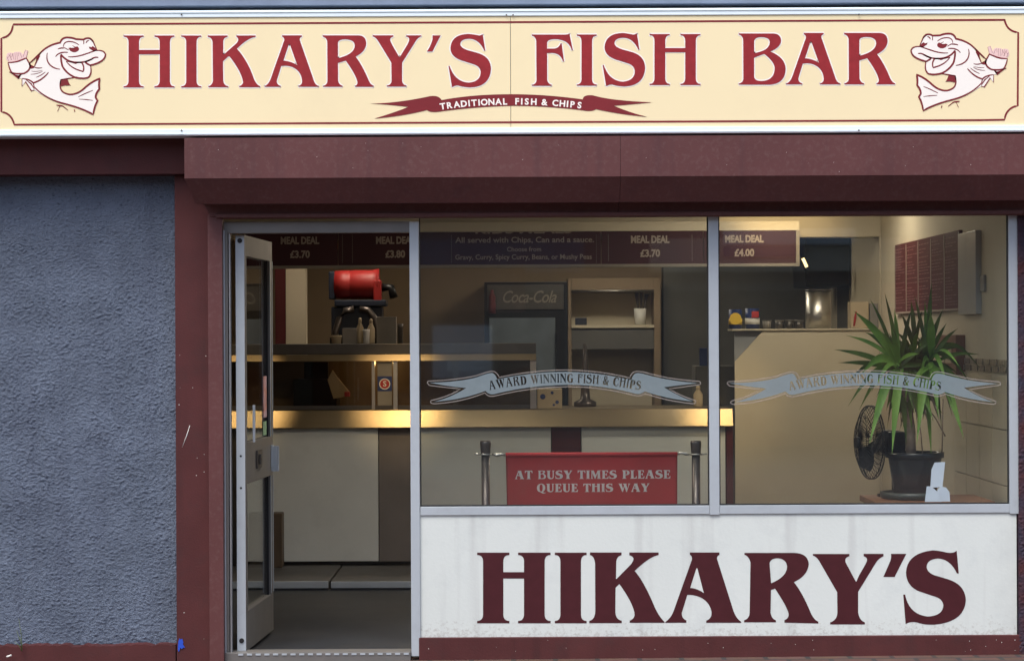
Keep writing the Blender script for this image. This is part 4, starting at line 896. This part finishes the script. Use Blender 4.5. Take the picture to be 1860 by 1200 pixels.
def label_tin(u0, v0, u1, v1, key, bandkey, label, name='food_tin'):
    x0, x1, z0, z1 = rectpx(u0, v0, u1, v1, PY+.03); r = (x1-x0)/2; c = ((x0+x1)/2, PY+.03+r, LZ+.0005); h = z1-LZ
    o = thing(name, c, label, 'tin'); MB().lathe([(r, 0), (r, h)], c, 24).done('body', key, o)
    MB().lathe([(r+.0015, h*.22), (r+.0015, h*.52)], c, 24).done('label_band', bandkey, o); return o, c, r, h
o, c, r, h = label_tin(1325, 562, 1349, 596, 'blue_label', 'yellow_label', 'dark tin with a big round yellow label, leftmost on the partition ledge')
MB().lathe([(r*.9, 0), (r*.9, .003)], (c[0]-.004, c[1]-r-.006, c[2]+h*.52), 20, axis='Y').done('round_label', 'yellow_label', o)
o, c, r, h = label_tin(1355, 560, 1381, 596, 'blue_label', 'white_scrap', 'navy tin with a red and white label beside the yellow labelled tin')
m = MB(); m.box(c[0]-.01, c[0]+r*.8, c[1]-r-.008, c[1]-r+.01, c[2]+h*.54, c[2]+h*.86, .002); m.done('red_patch', 'red_label', o)
cups = [(1393, 'grey_card', 'brownish small dip pot, first from the navy tin on the ledge'), (1416, 'dark_steel', 'dark small dip pot between the brownish pot and the next dark one'), (1434, 'dark_steel', 'dark small dip pot third along the ledge from the navy tin'), (1451, 'dark_steel', 'dark small dip pot nearest the steel canister on the ledge')]
for u, key, lab in cups:
    x = X(u, 590, PY+.08); o = thing('dip_pot', (x, PY+.08, LZ), lab, 'pot', 'small dip pots along the partition ledge')
    MB().lathe([(.024, 0), (.029, .048)], (x, PY+.08, LZ+.0005), 16).done('body', key, o); MB().lathe([(.031, .0485), (.031, .055)], (x, PY+.08, LZ+.0005), 16).done('lid', 'grey_card', o)
x0, x1, z0, z1 = rectpx(1466, 525, 1513, 596, PY+.06); r = (x1-x0)/2; c = ((x0+x1)/2, PY+.06+r, LZ+.0005); h = z1-LZ
o = thing('steel_canister', c, 'tall shiny stainless steel canister standing on the partition ledge', 'canister')
MB().lathe([(r, 0), (r, h*.46), (r*.985, h*.47), (r*.985, h*.95)], c, 32).done('body', 'steel', o); MB().lathe([(r*1.02, h*.952), (r*1.02, h*.99), (r*.6, h)], c, 32).done('lid', 'dark_steel', o)
x0, x1, z0, z1 = rectpx(1545, 548, 1578, 596, PY+.05)
o = thing('takeaway_box', ((x0+x1)/2, PY+.1, LZ), 'cream cardboard box with a red mark standing behind the palm leaves', 'box')
MB().box(x0, x1, PY+.05, PY+.18, LZ+.0005, z1, .003).done('carton', 'cream_card', o)
q = P(1553, 578, PY+.05); m = MB(); m.tube([(q.x-.006, PY+.048, q.z-.05), (q.x, PY+.048, q.z), (q.x+.008, PY+.048, q.z+.045)], [.006, .009, .005], 6); m.done('red_mark', 'red_label', o)
on(1580, 551, 1600, 596, PY+.06, .12, 'takeaway_box', 'grey_card', 'dull pinkish box right of the cream box with the red mark', 'box', LZ, .003)
q = P(1279, 648, PY+.6); o = MB().box(q.x-.03, q.x+.035, q.y, q.y+.03, q.z-.06, q.z+.06, .004).done('wall_leaflet', 'blue_label'); tag(o, 'small blue and white carton seen just left of the window mullion', 'carton')
tag(MB().box(q.x-.06, q.x+.2, q.y-.02, q.y+.3, ct+.0005, q.z-.0605, .006).done('fryer_cabinet', 'kitchen_dark'), 'dark fryer cabinet behind the right end of the counter', 'cabinet')

# ---- overhead menu board
MYB = 3.62
x0, x1, z0, z1 = rectpx(445, 421, 1452, 486, MYB)
MBD = thing('overhead_menu_board', ((x0+x1)/2, MYB, z0), 'long maroon menu board hanging above the counter with meal deal prices', 'menu board')
fz = Z(930, 480.5, MYB)
m = MB(); m.box(x0, x1, MYB-.012, MYB+.04, z0, fz, .002); m.box(x1-.022, x1, MYB-.012, MYB+.04, fz, z1); m.done('frame', 'menu_frame', MBD)
m = MB(); m.box(x0, x1, MYB-.006, MYB+.04, z1+.001, z1+.06, .002); m.done('top_rail', 'inner_cream', MBD)
segs = [(445, 620), (621.5, 797), (798.5, 1085), (1104, 1258), (1259.5, 1444)]
mt_ = MB()
bnds = [445, 614, 762, 1092, 1278, 1446]
for i in range(5):
    p0, p1 = X(bnds[i], 450, MYB)+.002, min(X(bnds[i+1], 450, MYB)-.002, x1-.0225)
    MB().box(p0, p1, MYB-.002, MYB+.03, fz+.0005, z1-.0005).done('menu_panel', 'menu_maroon', MBD)
def mtxt(body, u, v, hpx, wpx, bold=.0012):
    q = P(u, v, MYB); sc = (D+MYB)/(F*D); me = text_mesh(body, hpx*sc/.70, MYB-.0025, 0, 0, bold=bold)
    xs_ = [a.co.x for a in me.vertices]; wd = max(xs_)-min(xs_); k = wpx*sc/wd
    for a in me.vertices: a.co = Vector((q.x + (a.co.x-(max(xs_)+min(xs_))/2)*k, a.co.y, q.z + a.co.z))
    mt_.mesh(me)
for u, v, pr_ in ((545, 437.5, '£3.70'), (718, 437, '£3.80'), (1181, 435.5, '£3.70'), (1352, 434.5, '£4.00')):
    mtxt('MEAL DEAL', u, v, 12.5, 70, .0028); mtxt(pr_, u, v+25, 12.5, 36, .0024)
mtxt('KIDS MEALS', 951, 418.5, 12, 175); mtxt('All served with Chips, Can and a sauce.', 953, 436, 10, 252, .0008); mtxt('Choose from', 952, 453, 8, 62, .0004); mtxt('Gravy, Curry, Spicy Curry, Beans, or Mushy Peas', 951, 467, 9, 248, .0006)
mt_.done('lettering', 'menu_text', MBD)
m = MB()
for u in (1105, 1257): q0 = P(u, 426, MYB); q1 = P(u, 474, MYB); m.box(q0.x-.001, q0.x+.001, MYB-.0035, MYB-.0022, q1.z, q0.z)
for u in (820, 1083, 622, 640): q0 = P(u, 426, MYB); q1 = P(u, 478, MYB); m.box(q0.x-.0007, q0.x+.0007, MYB-.0035, MYB-.0022, q1.z, q0.z)
m.done('divider_lines', 'menu_frame', MBD)

# ---- price list board on the right hand wall
def wallx(u): return (u-930)                           # a column of the photo met by the side wall gives a depth
def ydep(u, v=500):                                    # solve depth where the view line through column u meets x = XR
    s = XR/ (X(u, v, 0)/1.0) ; return D*(s-1)
WX = XR-.0005
yb0, yb1 = ydep(1749), ydep(1632)
wz0, wz1 = Z(1740, 563.5, yb0), Z(1740, 421, yb0)
pb = thing('price_list_board', (WX, (yb0+yb1)/2, wz0), 'dark red price list board with five columns of small print on the right wall', 'menu board')
MB().box(WX-.02, WX, yb0, yb1, wz0, wz1+.01, .002).done('backing', 'inner_maroon', pb)
cols = 5; m = MB(); tx_ = MB(); random.seed(11)
for c in range(cols+1): yy = yb0+(yb1-yb0)*c/cols; m.box(WX-.0225, WX-.0205, yy-.010, yy+.010, wz0+.01, wz1)
m.box(WX-.0225, WX-.0205, yb0+.01, yb1, wz0+.001, wz0+.012)
m.done('divider_lines', 'menu_text', pb)
for c in range(cols):
    ya = yb0+(yb1-yb0)*c/cols+.03; cw_ = (yb1-yb0)/cols-.06; z = wz1-.02
    while z > wz0+.03:
        l = random.uniform(.4, .95)*cw_; k = 0
        y = ya
        while y < ya+l:
            wd_ = random.uniform(.03, .09); 
            tx_.box(WX-.0222, WX-.0205, cw_-(y-ya)+ya-min(wd_, ya+cw_-y), cw_-(y-ya)+ya, z-.005, z); y += wd_+.02
        z -= random.choice((.016, .018, .028))
tx_.done('small_print', 'print_dim', pb)
y0_, y1_ = ydep(1783), ydep(1750.5)
o = MB().box(WX-.03, WX, y0_, y1_, Z(1766, 570, y0_), Z(1766, 418, y0_), .003).done('notice_panel', 'silver_panel'); tag(o, 'plain silver panel on the right wall beside the price list board', 'panel')
y0_, y1_ = ydep(1792), ydep(1785)
o = MB().box(WX-.015, WX, y0_, y1_, Z(1788, 529, y0_), Z(1788, 499, y0_), .003).done('light_switch', 'grey_card'); tag(o, 'small beige switch on the wall right of the silver panel', 'switch')
y0_, y1_ = ydep(1753), ydep(1716)
o = thing('wooden_wall_rack', (WX, (y0_+y1_)/2, Z(1735, 680, y0_)), 'brown wooden leaflet rack on the right wall behind the palm', 'rack')
MB().box(WX-.05, WX, y0_, y1_, Z(1735, 680, y0_), Z(1735, 608, y0_), .004).done('case', 'wood_brown', o)
m = MB(); 
for k in range(3): m.box(WX-.056, WX-.0505, y0_+.12+.2*k, y0_+.27+.2*k, Z(1735, 660, y0_), Z(1735, 632, y0_))
m.done('leaflets', 'cream_card', o)

# ---- queue barrier in the window
QY = .62
def post(u, lab):
    c = P(u, 800, QY); o = thing('queue_post', (c.x, QY, 0), lab, 'queue post', 'pair of queue posts holding the banner')
    MB().lathe([(.155, 0), (.155, .012), (.04, .03)], (c.x, QY, 0.001), 28).done('foot', 'dark_steel', o)
    MB().lathe([(.0215, .03), (.0215, .925)], (c.x, QY, 0), 20).done('pole', 'brown_steel', o)
    MB().lathe([(.022, .926), (.024, .93), (.028, c.z-.012), (.026, c.z)], (c.x, QY, 0), 20).done('cap', 'brown_steel', o)
    zz = Z(u, 824.5, QY); MB().lathe([(.030, -.004), (.034, 0), (.030, .004)], (c.x, QY, zz), 20).done('ring', 'steel', o)
    s_ = 1 if u < 1000 else -1
    MB().tube([(c.x-s_*.055, QY, zz+.002), (c.x-s_*.03, QY, zz)], .005).done('hook', 'steel', o); return c.x, zz
xp0, zp0 = post(882, 'left hand queue post in front of the pale counter panel, beside the door post')
xp1, zp1 = post(1264, 'right hand queue post just left of the window mullion')
x0, x1, z0, z1 = rectpx(919, 826, 1231, 1010, QY)
bn = thing('queue_banner', ((x0+x1)/2, QY, z0), 'red fabric banner with white words asking customers to queue, hung between two posts', 'banner')
bm = bmesh.new(); N_, M_ = 60, 30; gr = []
def bw_(i, j): u = i/N_; v = j/M_; return .006*math.sin(u*9+v*1.5)*v + .004*math.sin(u*23)*v + .006*noise.noise(Vector((u*5, v*3, 2)))
z1b = lambda i: (zp0+(zp1-zp0)*i/N_)
for j in range(M_+1):
    gr.append([bm.verts.new((x0+(x1-x0)*i/N_ + (.010 if i == 0 else -.004 if i == N_ else 0)*j/M_, QY+bw_(i, j), z0+(z1-z0)*(1-j/M_))) for i in range(N_+1)])
for j in range(M_):
    for i in range(N_): bm.faces.new((gr[j][i], gr[j+1][i], gr[j+1][i+1], gr[j][i+1])).smooth = True
r_ = bmesh.ops.solidify(bm, geom=bm.faces[:], thickness=.002)
mb = MB(); mb.bm.free(); mb.bm = bm; cl = mb.done('cloth', 'banner_red', bn)
m = MB(); m.tube([(x0, QY, z1+.004), (x1, QY, z1+.004)], .010, 12); m.done('top_sleeve', 'banner_red', bn)
m = MB(); m.tube([(xp0+.034, QY, zp0), (xp0+.06, QY-.008, zp0-.004), (x0-.02, QY, z1+.006), (x0-.001, QY, z1+.004)], [.005, .010, .006, .009], 8); m.done('clip', 'steel', bn)
m = MB(); m.tube([(xp1-.034, QY, zp1), (xp1-.05, QY-.008, zp1+.002), (x1+.02, QY, z1+.010), (x1+.001, QY, z1+.004)], [.005, .009, .006, .008], 8); m.done('clip', 'steel', bn)
lines = set_line('AT BUSY TIMES PLEASE', GL, 935, 1218, lambda u: 869.5-(u-935)*.004, 15.2, gap=7, space=46) + set_line('QUEUE THIS WAY', GL, 975, 1180, lambda u: 893-(u-975)*.003, 15.0, gap=7, space=46)
m = MB()
# group loops of each glyph together before filling
m.mesh(fill(px2w(lines, QY), QY-.012, .0008))
for v in m.bm.verts:                                # the print follows the folds of the cloth
    i = (v.co.x-x0)/(x1-x0)*N_; j = (1-(v.co.z-z0)/(z1-z0))*M_; v.co.y = QY + bw_(i, j) - .0035
m.done('lettering', 'banner_white', cl)

# ---- palm, fan, leaflets on a small table in the right window
TY0, TY1 = .10, .62
tx0, tx1 = X(1585, 905, .2), X(1800, 905, .2); tz = Z(1690, 911, .10)
tb = thing('window_table', ((tx0+tx1)/2, .36, 0), 'low brown wooden table inside the right hand window', 'table')
MB().box(tx0, tx1, TY0, TY1, tz-.03, tz, .004).done('tabletop', 'wood_brown', tb)
for a in (tx0+.04, tx1-.04):
    for b_ in (TY0+.04, TY1-.04): MB().box(a-.02, a+.02, b_-.02, b_+.02, 0.001, tz-.0305).done('leg', 'wood_brown', tb)
PYY = .33
pc_ = P(1662, 860, PYY); px_ = pc_.x; sc = (D+PYY)/(F*D)
pz0 = tz+.02; pz1 = Z(1662, 823, PYY-.14)
pl = thing('potted_palm', (px_, PYY, tz), 'tall palm like plant with arching green leaves in a black pot', 'plant')
MB().lathe([(.150, .001), (.160, .010), (.160, .035), (.150, .035), (.145, .014)], (px_-.01, PYY, tz), 40).done('saucer', 'saucer_green', pl)
hp = pz1-pz0
MB().lathe([(.098, 0), (.104, .01), (.128, hp*.80), (.130, hp*.86), (.141, hp*.87), (.143, hp), (.128, hp), (.124, hp*.9)], (px_, PYY, pz0), 40).done('pot', 'pot_black', pl)
MB().lathe([(.12, 0), (.12, .01)], (px_, PYY, pz0+hp*.86), 24).done('soil', 'soil', pl)
tb0 = P(1655, 826, PYY); tA = P(1634, 672, PYY-.03); tB = P(1688, 660, PYY+.03); fk = P(1650, 740, PYY)
m = MB(); m.tube([(tb0.x, PYY, pz0+hp*.85), tb0+Vector((-.003, 0, .08)), (tb0+fk)/2+Vector((.006, 0, 0)), fk, (fk+tA)/2, tA], [.026, .025, .023, .020, .016, .012], 12)
m.tube([fk, (fk+tB)/2+Vector((.01, 0, 0)), tB], [.018, .015, .012], 10); m.done('trunk', 'trunk_brown', pl)
m = MB()
for a in (((1675, 728), (1700, 760), (1717, 792)), ((1713, 724), (1712, 780), (1711, 824)), ((1668, 755), (1673, 790), (1676, 826))): m.tube([P(u, v, PYY-.05) for u, v in a], .0032, 6)
m.done('dead_stalks', 'trunk_brown', pl)
random.seed(21)
def leaf(mb, base, tip, wd, droop):
    base = Vector(base); tip = Vector(tip); L = (tip-base).length
    side = (tip-base).cross(Vector((0, 1, 0)) + Vector((random.uniform(-.5, .5), 0, random.uniform(-.4, .4)))).normalized(); n = 12; rows = []
    nrm = side.cross(tip-base).normalized()
    for k in range(n+1):
        t = k/n; p = base.lerp(tip, t) + Vector((0, 0, droop*math.sin(math.pi*t**.9)))
        w_ = wd*(math.sin(math.pi*min(1, (t*.88+.10)))**.75)*(1-t**5*.85) if k < n else .0006
        rows.append([mb.bm.verts.new(p - side*w_/2), mb.bm.verts.new(p + nrm*w_*.16), mb.bm.verts.new(p + side*w_/2)])
    for a, b in zip(rows, rows[1:]):
        for q in (0, 1): f = mb.bm.faces.new((a[q], a[q+1], b[q+1], b[q])); f.smooth = True
heads = [((1634, 668), -.03, [(1552,562,-.2),(1583,545,.1),(1607,528,-.05),(1527,634,-.1),(1528,655,.15),(1540,698,.1),(1549,727,-.15),(1566,735,.12),(1583,792,-.28),(1598,738,.18),(1621,812,-.25),(1637,760,.1),(1572,600,.2),(1655,560,.15),(1600,600,-.25),(1560,680,-.28),(1612,770,.2),(1590,700,-.3),(1650,600,-.15),(1545,610,.05),(1625,560,.25),(1618,590,-.2),(1668,640,-.3),(1576,655,.3),(1560,640,.2)]),
         ((1688, 656), .03, [(1692,521,-.1),(1662,536,.1),(1712,560,.2),(1716,590,-.15),(1740,592,.1),(1746,628,.2),(1775,640,-.1),(1774,664,.15),(1746,782,-.2),(1728,748,.12),(1703,745,-.25),(1667,790,-.3),(1655,770,.15),(1720,700,-.28),(1650,610,.2),(1758,690,.2),(1690,570,-.25),(1700,620,-.3),(1738,660,-.3),(1668,700,-.32),(1728,620,.25),(1640,640,.25),(1710,770,.1),(1680,545,.22)])]
fd = MB(); fb = MB()
heads.append(((1661, 652), .06, [(1655,545,.1),(1640,575,-.1),(1675,560,-.05),(1630,600,.2),(1688,590,.2),(1665,600,-.22),(1620,628,.25),(1705,610,.25),(1650,630,-.25),(1600,640,.3),(1720,650,.3),(1672,625,-.3)]))
for (u, v), dy, tips in heads:
    c = P(u, v, PYY+dy)
    for (a, b, dd) in tips:
        tip = P(a, b, PYY+dy+dd*.7); tip = c+(tip-c)*random.uniform(1.0, 1.12)+Vector((0, 0, -.012)); up = v-b; L = (tip-c).length
        droop = .02 + (.05 if up < 0 else .0)*min(1, L/.25); 
        leaf(fb if (dd < -.17 or random.random() < .12) else fd, c + Vector((random.uniform(-.012, .012), random.uniform(-.01, .01), random.uniform(-.02, .02))), tip, random.uniform(.018, .027) if L < .3 else (random.uniform(.036, .046) if dd < -.17 else random.uniform(.020, .028)), droop + random.uniform(-.01, .02))
    for k in range(20):
        a = random.uniform(0, 2*math.pi); e = random.uniform(-1.2, 1.1); L = random.uniform(.12, .26)
        tip = c+Vector((math.cos(a)*math.cos(e), abs(math.sin(a))*math.cos(e)*.8, math.sin(e)))*L
        leaf(fd, c, tip, .022, .01)
for k in range(44):                                  # older leaves hanging round both heads
    c = P(random.uniform(1626, 1698), random.uniform(662, 700), PYY); a = random.uniform(-1, 1)
    tip = c + Vector((a*random.uniform(.06, .27), random.uniform(-.18, .2), -random.uniform(.10, .34)*(1.2-abs(a))))
    leaf(fb if k % 3 == 0 else fd, c, tip, random.uniform(.022, .036), random.uniform(.02, .07))
dl = MB()
for k in range(7):
    c = P(random.uniform(1635, 1690), random.uniform(690, 715), PYY); a = random.uniform(-.7, .7)
    leaf(dl, c, c + Vector((a*.14, random.uniform(-.1, .1), -random.uniform(.12, .28))), .014, .02)
dl.done('withered_leaves', 'trunk_brown', pl)
fd.done('leaves', 'leaf_green', pl); fb.done('bright_leaves', 'leaf_bright', pl)  # brighter green set: the front leaves plus some others at random
# fan
FYY = .50
fc = P(1580, 803, FYY); Rf = .183
fa = thing('desk_fan', (P(1612, 905, .45).x, .45, tz), 'black desk fan with a wire cage turned sideways beside the plant pot', 'fan')
yaw = Matrix.Rotation(R(-77), 3, 'Z')              # axis starts along -Y
def fp(r, a, d): return fc + yaw @ Vector((r*math.cos(a), d, r*math.sin(a)))
m = MB()
for d, rr in ((-.004, 1.0), (.010, 1.0), (-.033, .72), (-.047, .40), (.035, .6)): m.tube([fp(Rf*rr, 2*math.pi*k/36, d) for k in range(36)], .0032 if rr == 1 else .0018, 6, closed=True)
for k in range(40):
    a = 2*math.pi*k/40; m.tube([fp(Rf*t, a, -.050+.047*t**3) for t in (.1, .4, .7, .9, 1.0)], .0016, 5); m.tube([fp(Rf*t, a, .042-.032*t**3) for t in (.15, .5, .8, 1.0)], .0014, 5)
m.done('cage', 'black_plastic', fa)
m = MB(); m.lathe([(.028, -.075), (.030, -.066), (.026, -.055)], fc, 18, axis='Y', rot=yaw); m.done('hub_cap', 'black_plastic', fa)
m = MB()
for k in range(3):
    a0 = 2*math.pi*k/3
    ring = []
    for t in range(7):
        r0 = Rf*(.15+.72*t/6); wv = .55*math.sin(math.pi*(.2+.7*t/6))
        ring.append((fp(r0, a0-wv, -.02), fp(r0, a0+wv, .022)))
    for (a, b), (c, d) in zip(ring, ring[1:]): m.quad(a, b, d, c)
m.done('blade', 'black_plastic', fa)
m = MB(); m.lathe([(.05, .06), (.062, .075), (.058, .15), (.035, .185)], fc, 22, axis='Y', rot=yaw); m.box(fc.x+.085, fc.x+.17, FYY-.06, FYY+.03, fc.z-.045, fc.z+.055, .012); m.done('motor', 'black_plastic', fa)
mx_ = fc.x+.12
m = MB(); m.tube([(mx_, FYY-.01, fc.z-.05), (mx_, FYY-.01, tz+.02)], .014, 12); m.done('stem', 'black_plastic', fa)
MB().lathe([(.085, 0), (.085, .012), (.03, .026)], (mx_-.0, FYY-.01, tz+.0005), 30).done('base', 'black_plastic', fa)
# leaflet holder
LY = .14
lf = thing('leaflet_holder', (P(1703, 915, LY).x, LY, tz), 'white leaflet holder with folded cards leaning in front of the black pot', 'leaflet holder')
def card(pts, Y, dep, lean=0.0, nm='card'):
    vv = [P(u, v, Y) for u, v in pts]; zb_ = min(q.z for q in vv)
    return MB().prism([(q.x, q.z) for q in vv], lambda q, e: (q[0], Y+dep*e+lean*(q[1]-zb_), q[1])).done(nm, 'white_card', lf)
card([(1680, 911), (1684, 883), (1692, 883), (1704, 893), (1711, 911)], LY-.03, .002, .1)
card([(1690, 885), (1693, 853), (1699, 840), (1718, 839), (1712, 884)], LY, .004, .15, 'leaflet')
card([(1711, 911), (1703, 889), (1710, 883), (1719, 885), (1725, 893), (1726, 911)], LY-.012, .002, .1)
card([(1699, 911), (1700, 893), (1706, 890), (1708, 911)], LY-.02, .002, .1, 'leaflet')

# ---- lamps
def ceiling_panel(x, y, lab, wd=.9, dp=.3):
    o = thing('ceiling_light', (x, y, ZC-.05), lab, 'ceiling light'); MB().box(x-wd/2-.02, x+wd/2+.02, y-dp/2-.02, y+dp/2+.02, ZC-.05, ZC-.0005, .003).done('housing', 'ceiling_white', o)
    MB().box(x-wd/2, x+wd/2, y-dp/2, y+dp/2, ZC-.056, ZC-.051).done('diffuser', 'lamp_panel', o)
ceiling_panel(-.3, 1.05, 'warm ceiling light over the left of the customer floor'); ceiling_panel(1.65, 2.8, 'warm ceiling light over the right of the customer floor')
ceiling_panel(-1.0, 4.45, 'warm ceiling light above the dark machine with the red drum', .5, .2); ceiling_panel(.75, 5.0, 'warm ceiling light above the shelves beside the fridge', .8, .3)
q = P(1462, 477, 5.0)
kl = thing('kitchen_lamp', q, 'small slanted glowing lamp at the corner of the extractor hood', 'lamp')
ro = Matrix.Rotation(R(-24), 3, 'Y')
m = MB(); m.tube([q+ro @ Vector((0, 0, -.034)), q+ro @ Vector((0, 0, .034))], .011, 10); m.done('tube', 'lamp_warm', kl)
m = MB(); m.tube([q+ro @ Vector((0, .03, -.06)), q+ro @ Vector((0, .03, .06))], .024, 10); m.done('holder', 'black_plastic', kl)
def spot(u, v, Y, zoff, energy, name, size=22, tgt=None):
    t = P(u, v, CY); l = bpy.data.lights.new(name, 'SPOT'); l.energy = energy; l.color = (1.0, .70, .34); l.spot_size = R(size); l.spot_blend = 1.0; l.shadow_soft_size = .04
    o = bpy.data.objects.new(name, l); COL.objects.link(o); o.location = (t.x, Y, zoff); d = Vector((t.x, CY, t.z))-o.location; o.rotation_euler = d.to_track_quat('-Z', 'Y').to_euler()
    f = thing('spotlight', (t.x, Y, zoff), name, 'spotlight', 'ceiling spotlights along the counter')
    dd = d.normalized(); m = MB(); m.tube([Vector(o.location)-dd*.10, Vector(o.location)-dd*.01], [.03, .04], 12); m.done('can', 'black_plastic', f)
    m = MB(); m.tube([Vector(o.location)-dd*.10, (t.x, Y-.03, ZC)], .006, 6); m.done('stem', 'black_plastic', f)
spot(725, 715, 2.2, 2.36, 30, 'ceiling spotlight aimed at the counter beside the door post')
spot(430, 715, 2.2, 2.36, 23, 'ceiling spotlight aimed at the left end of the counter')
spot(1335, 735, 2.2, 2.36, 23, 'ceiling spotlight aimed at the right end of the counter')
spot(1410, 404, 2.75, 2.42, 22, 'ceiling spotlight lighting the cream bulkhead above the menu board', 50)
def hot(u, Y, z, e, lab):
    x = X(u, 650, Y); o = thing('heat_lamp', (x, Y, z), lab, 'heat lamp', 'heat lamps under the case top')
    m = MB(); m.tube([(x-.06, Y, z), (x+.06, Y, z)], .008, 8); m.done('tube', 'lamp_warm', o)
    m = MB(); m.box(x-.075, x+.075, Y-.02, Y+.02, z+.012, z+.016); m.done('reflector', 'steel', o)
    l = bpy.data.lights.new('heat_lamp_light', 'POINT'); l.energy = e; l.color = (1, .62, .22); l.shadow_soft_size = .02
    p = bpy.data.objects.new('heat_lamp_light', l); COL.objects.link(p); p.location = (x, Y-.03, z-.03)
hot(697, GY+.2, Z(697, 650, GY+.1), .7, 'small warm heat lamp under the case top above the badge')

# ---- small litter outside
q = P(334, 1170, -.03); random.seed(5)
bl_ = [(323, 1177), (324, 1164), (326, 1158), (328, 1161), (331, 1159), (333, 1166), (332, 1169), (336, 1176), (333, 1175), (330, 1178), (328, 1175), (325, 1183), (324, 1182)]
m = MB(); m.prism([(X(u, v, -.004), Z(u, v, -.004)) for u, v in bl_], lambda p, e: (p[0], -.0035+.003*e, p[1]))
tag(m.done('painted_mark', 'blue_scrap'), 'bright blue scrap stuck to the foot of the maroon pilaster', 'scrap')
m = MB(); w0 = P(40, 1182, -.02)
for k, (du, dv) in enumerate(((-10, -38), (-6, -60), (-14, -18), (-3, -25))):
    t = P(40+du, 1182+dv, -.03); m.tube([w0, w0.lerp(t, .5)+Vector((.004, 0, .004)), t], [.0018, .0014, .0006], 5)
tag(m.done('weed', 'weed_green'), 'thin yellow green weed growing at the foot of the rough blue wall', 'weed')
m = MB(); c0_, c1_ = P(12, 1192, -.03), P(21, 1189, -.03); m.tube([c0_, c1_], .0045, 8); tag(m.done('cigarette_end', 'white_scrap'), 'white cigarette end by the foot of the rough blue wall', 'litter')

# ================================================================== ACROSS THE STREET (seen only as reflections)
OY = -24
ob = thing('opposite_terrace', (0, OY, 0), 'brick terrace of shops across the street facing the chip shop', 'building')
m = MB(); m.box(-22, 22, OY-6, OY, -.16, 6.2); m.done('wall', 'terrace_brick', ob)
m = MB(); m.prism([(OY+.2, 6.2), (OY-3, 8.0), (OY-6.2, 6.2)], lambda p, e: (-22.2+44.4*e, p[0], p[1])); m.done('roof', 'asphalt', ob)
for k in range(9):
    xk = -20+k*4.8
    f = MB().box(xk-.6, xk+.6, OY+.001, OY+.06, 3.4, 5.0).done('window', 'white_paint', ob); MB().box(xk-.5, xk+.5, OY+.061, OY+.07, 3.5, 4.9).done('pane', 'dark_window', f)
    f = MB().box(xk-1.7, xk+1.7, OY+.001, OY+.05, .3, 2.3).done('shop_window', 'kitchen_dark', ob); MB().box(xk-1.6, xk+1.6, OY+.051, OY+.06, .5, 2.2).done('pane', 'dark_window', f)
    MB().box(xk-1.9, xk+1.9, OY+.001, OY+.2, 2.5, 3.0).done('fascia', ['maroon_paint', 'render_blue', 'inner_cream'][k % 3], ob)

for (xa_, xb_, za_, zb_, key) in ((3.2, 5.2, 2.90, 3.14, 'white_paint'), (3.2, 4.4, 2.72, 2.88, 'blue_label'), (-1.6, .2, 1.9, 2.6, 'wood_brown'), (-1.2, -.3, .9, 1.7, 'white_paint'), (5.6, 6.2, .2, 2.3, 'red_plastic'), (-9, -7.4, 2.9, 3.2, 'yellow_label')):
    MB().box(xa_, xb_, OY+.21, OY+.30, za_, zb_).done('shop_board', key, ob)
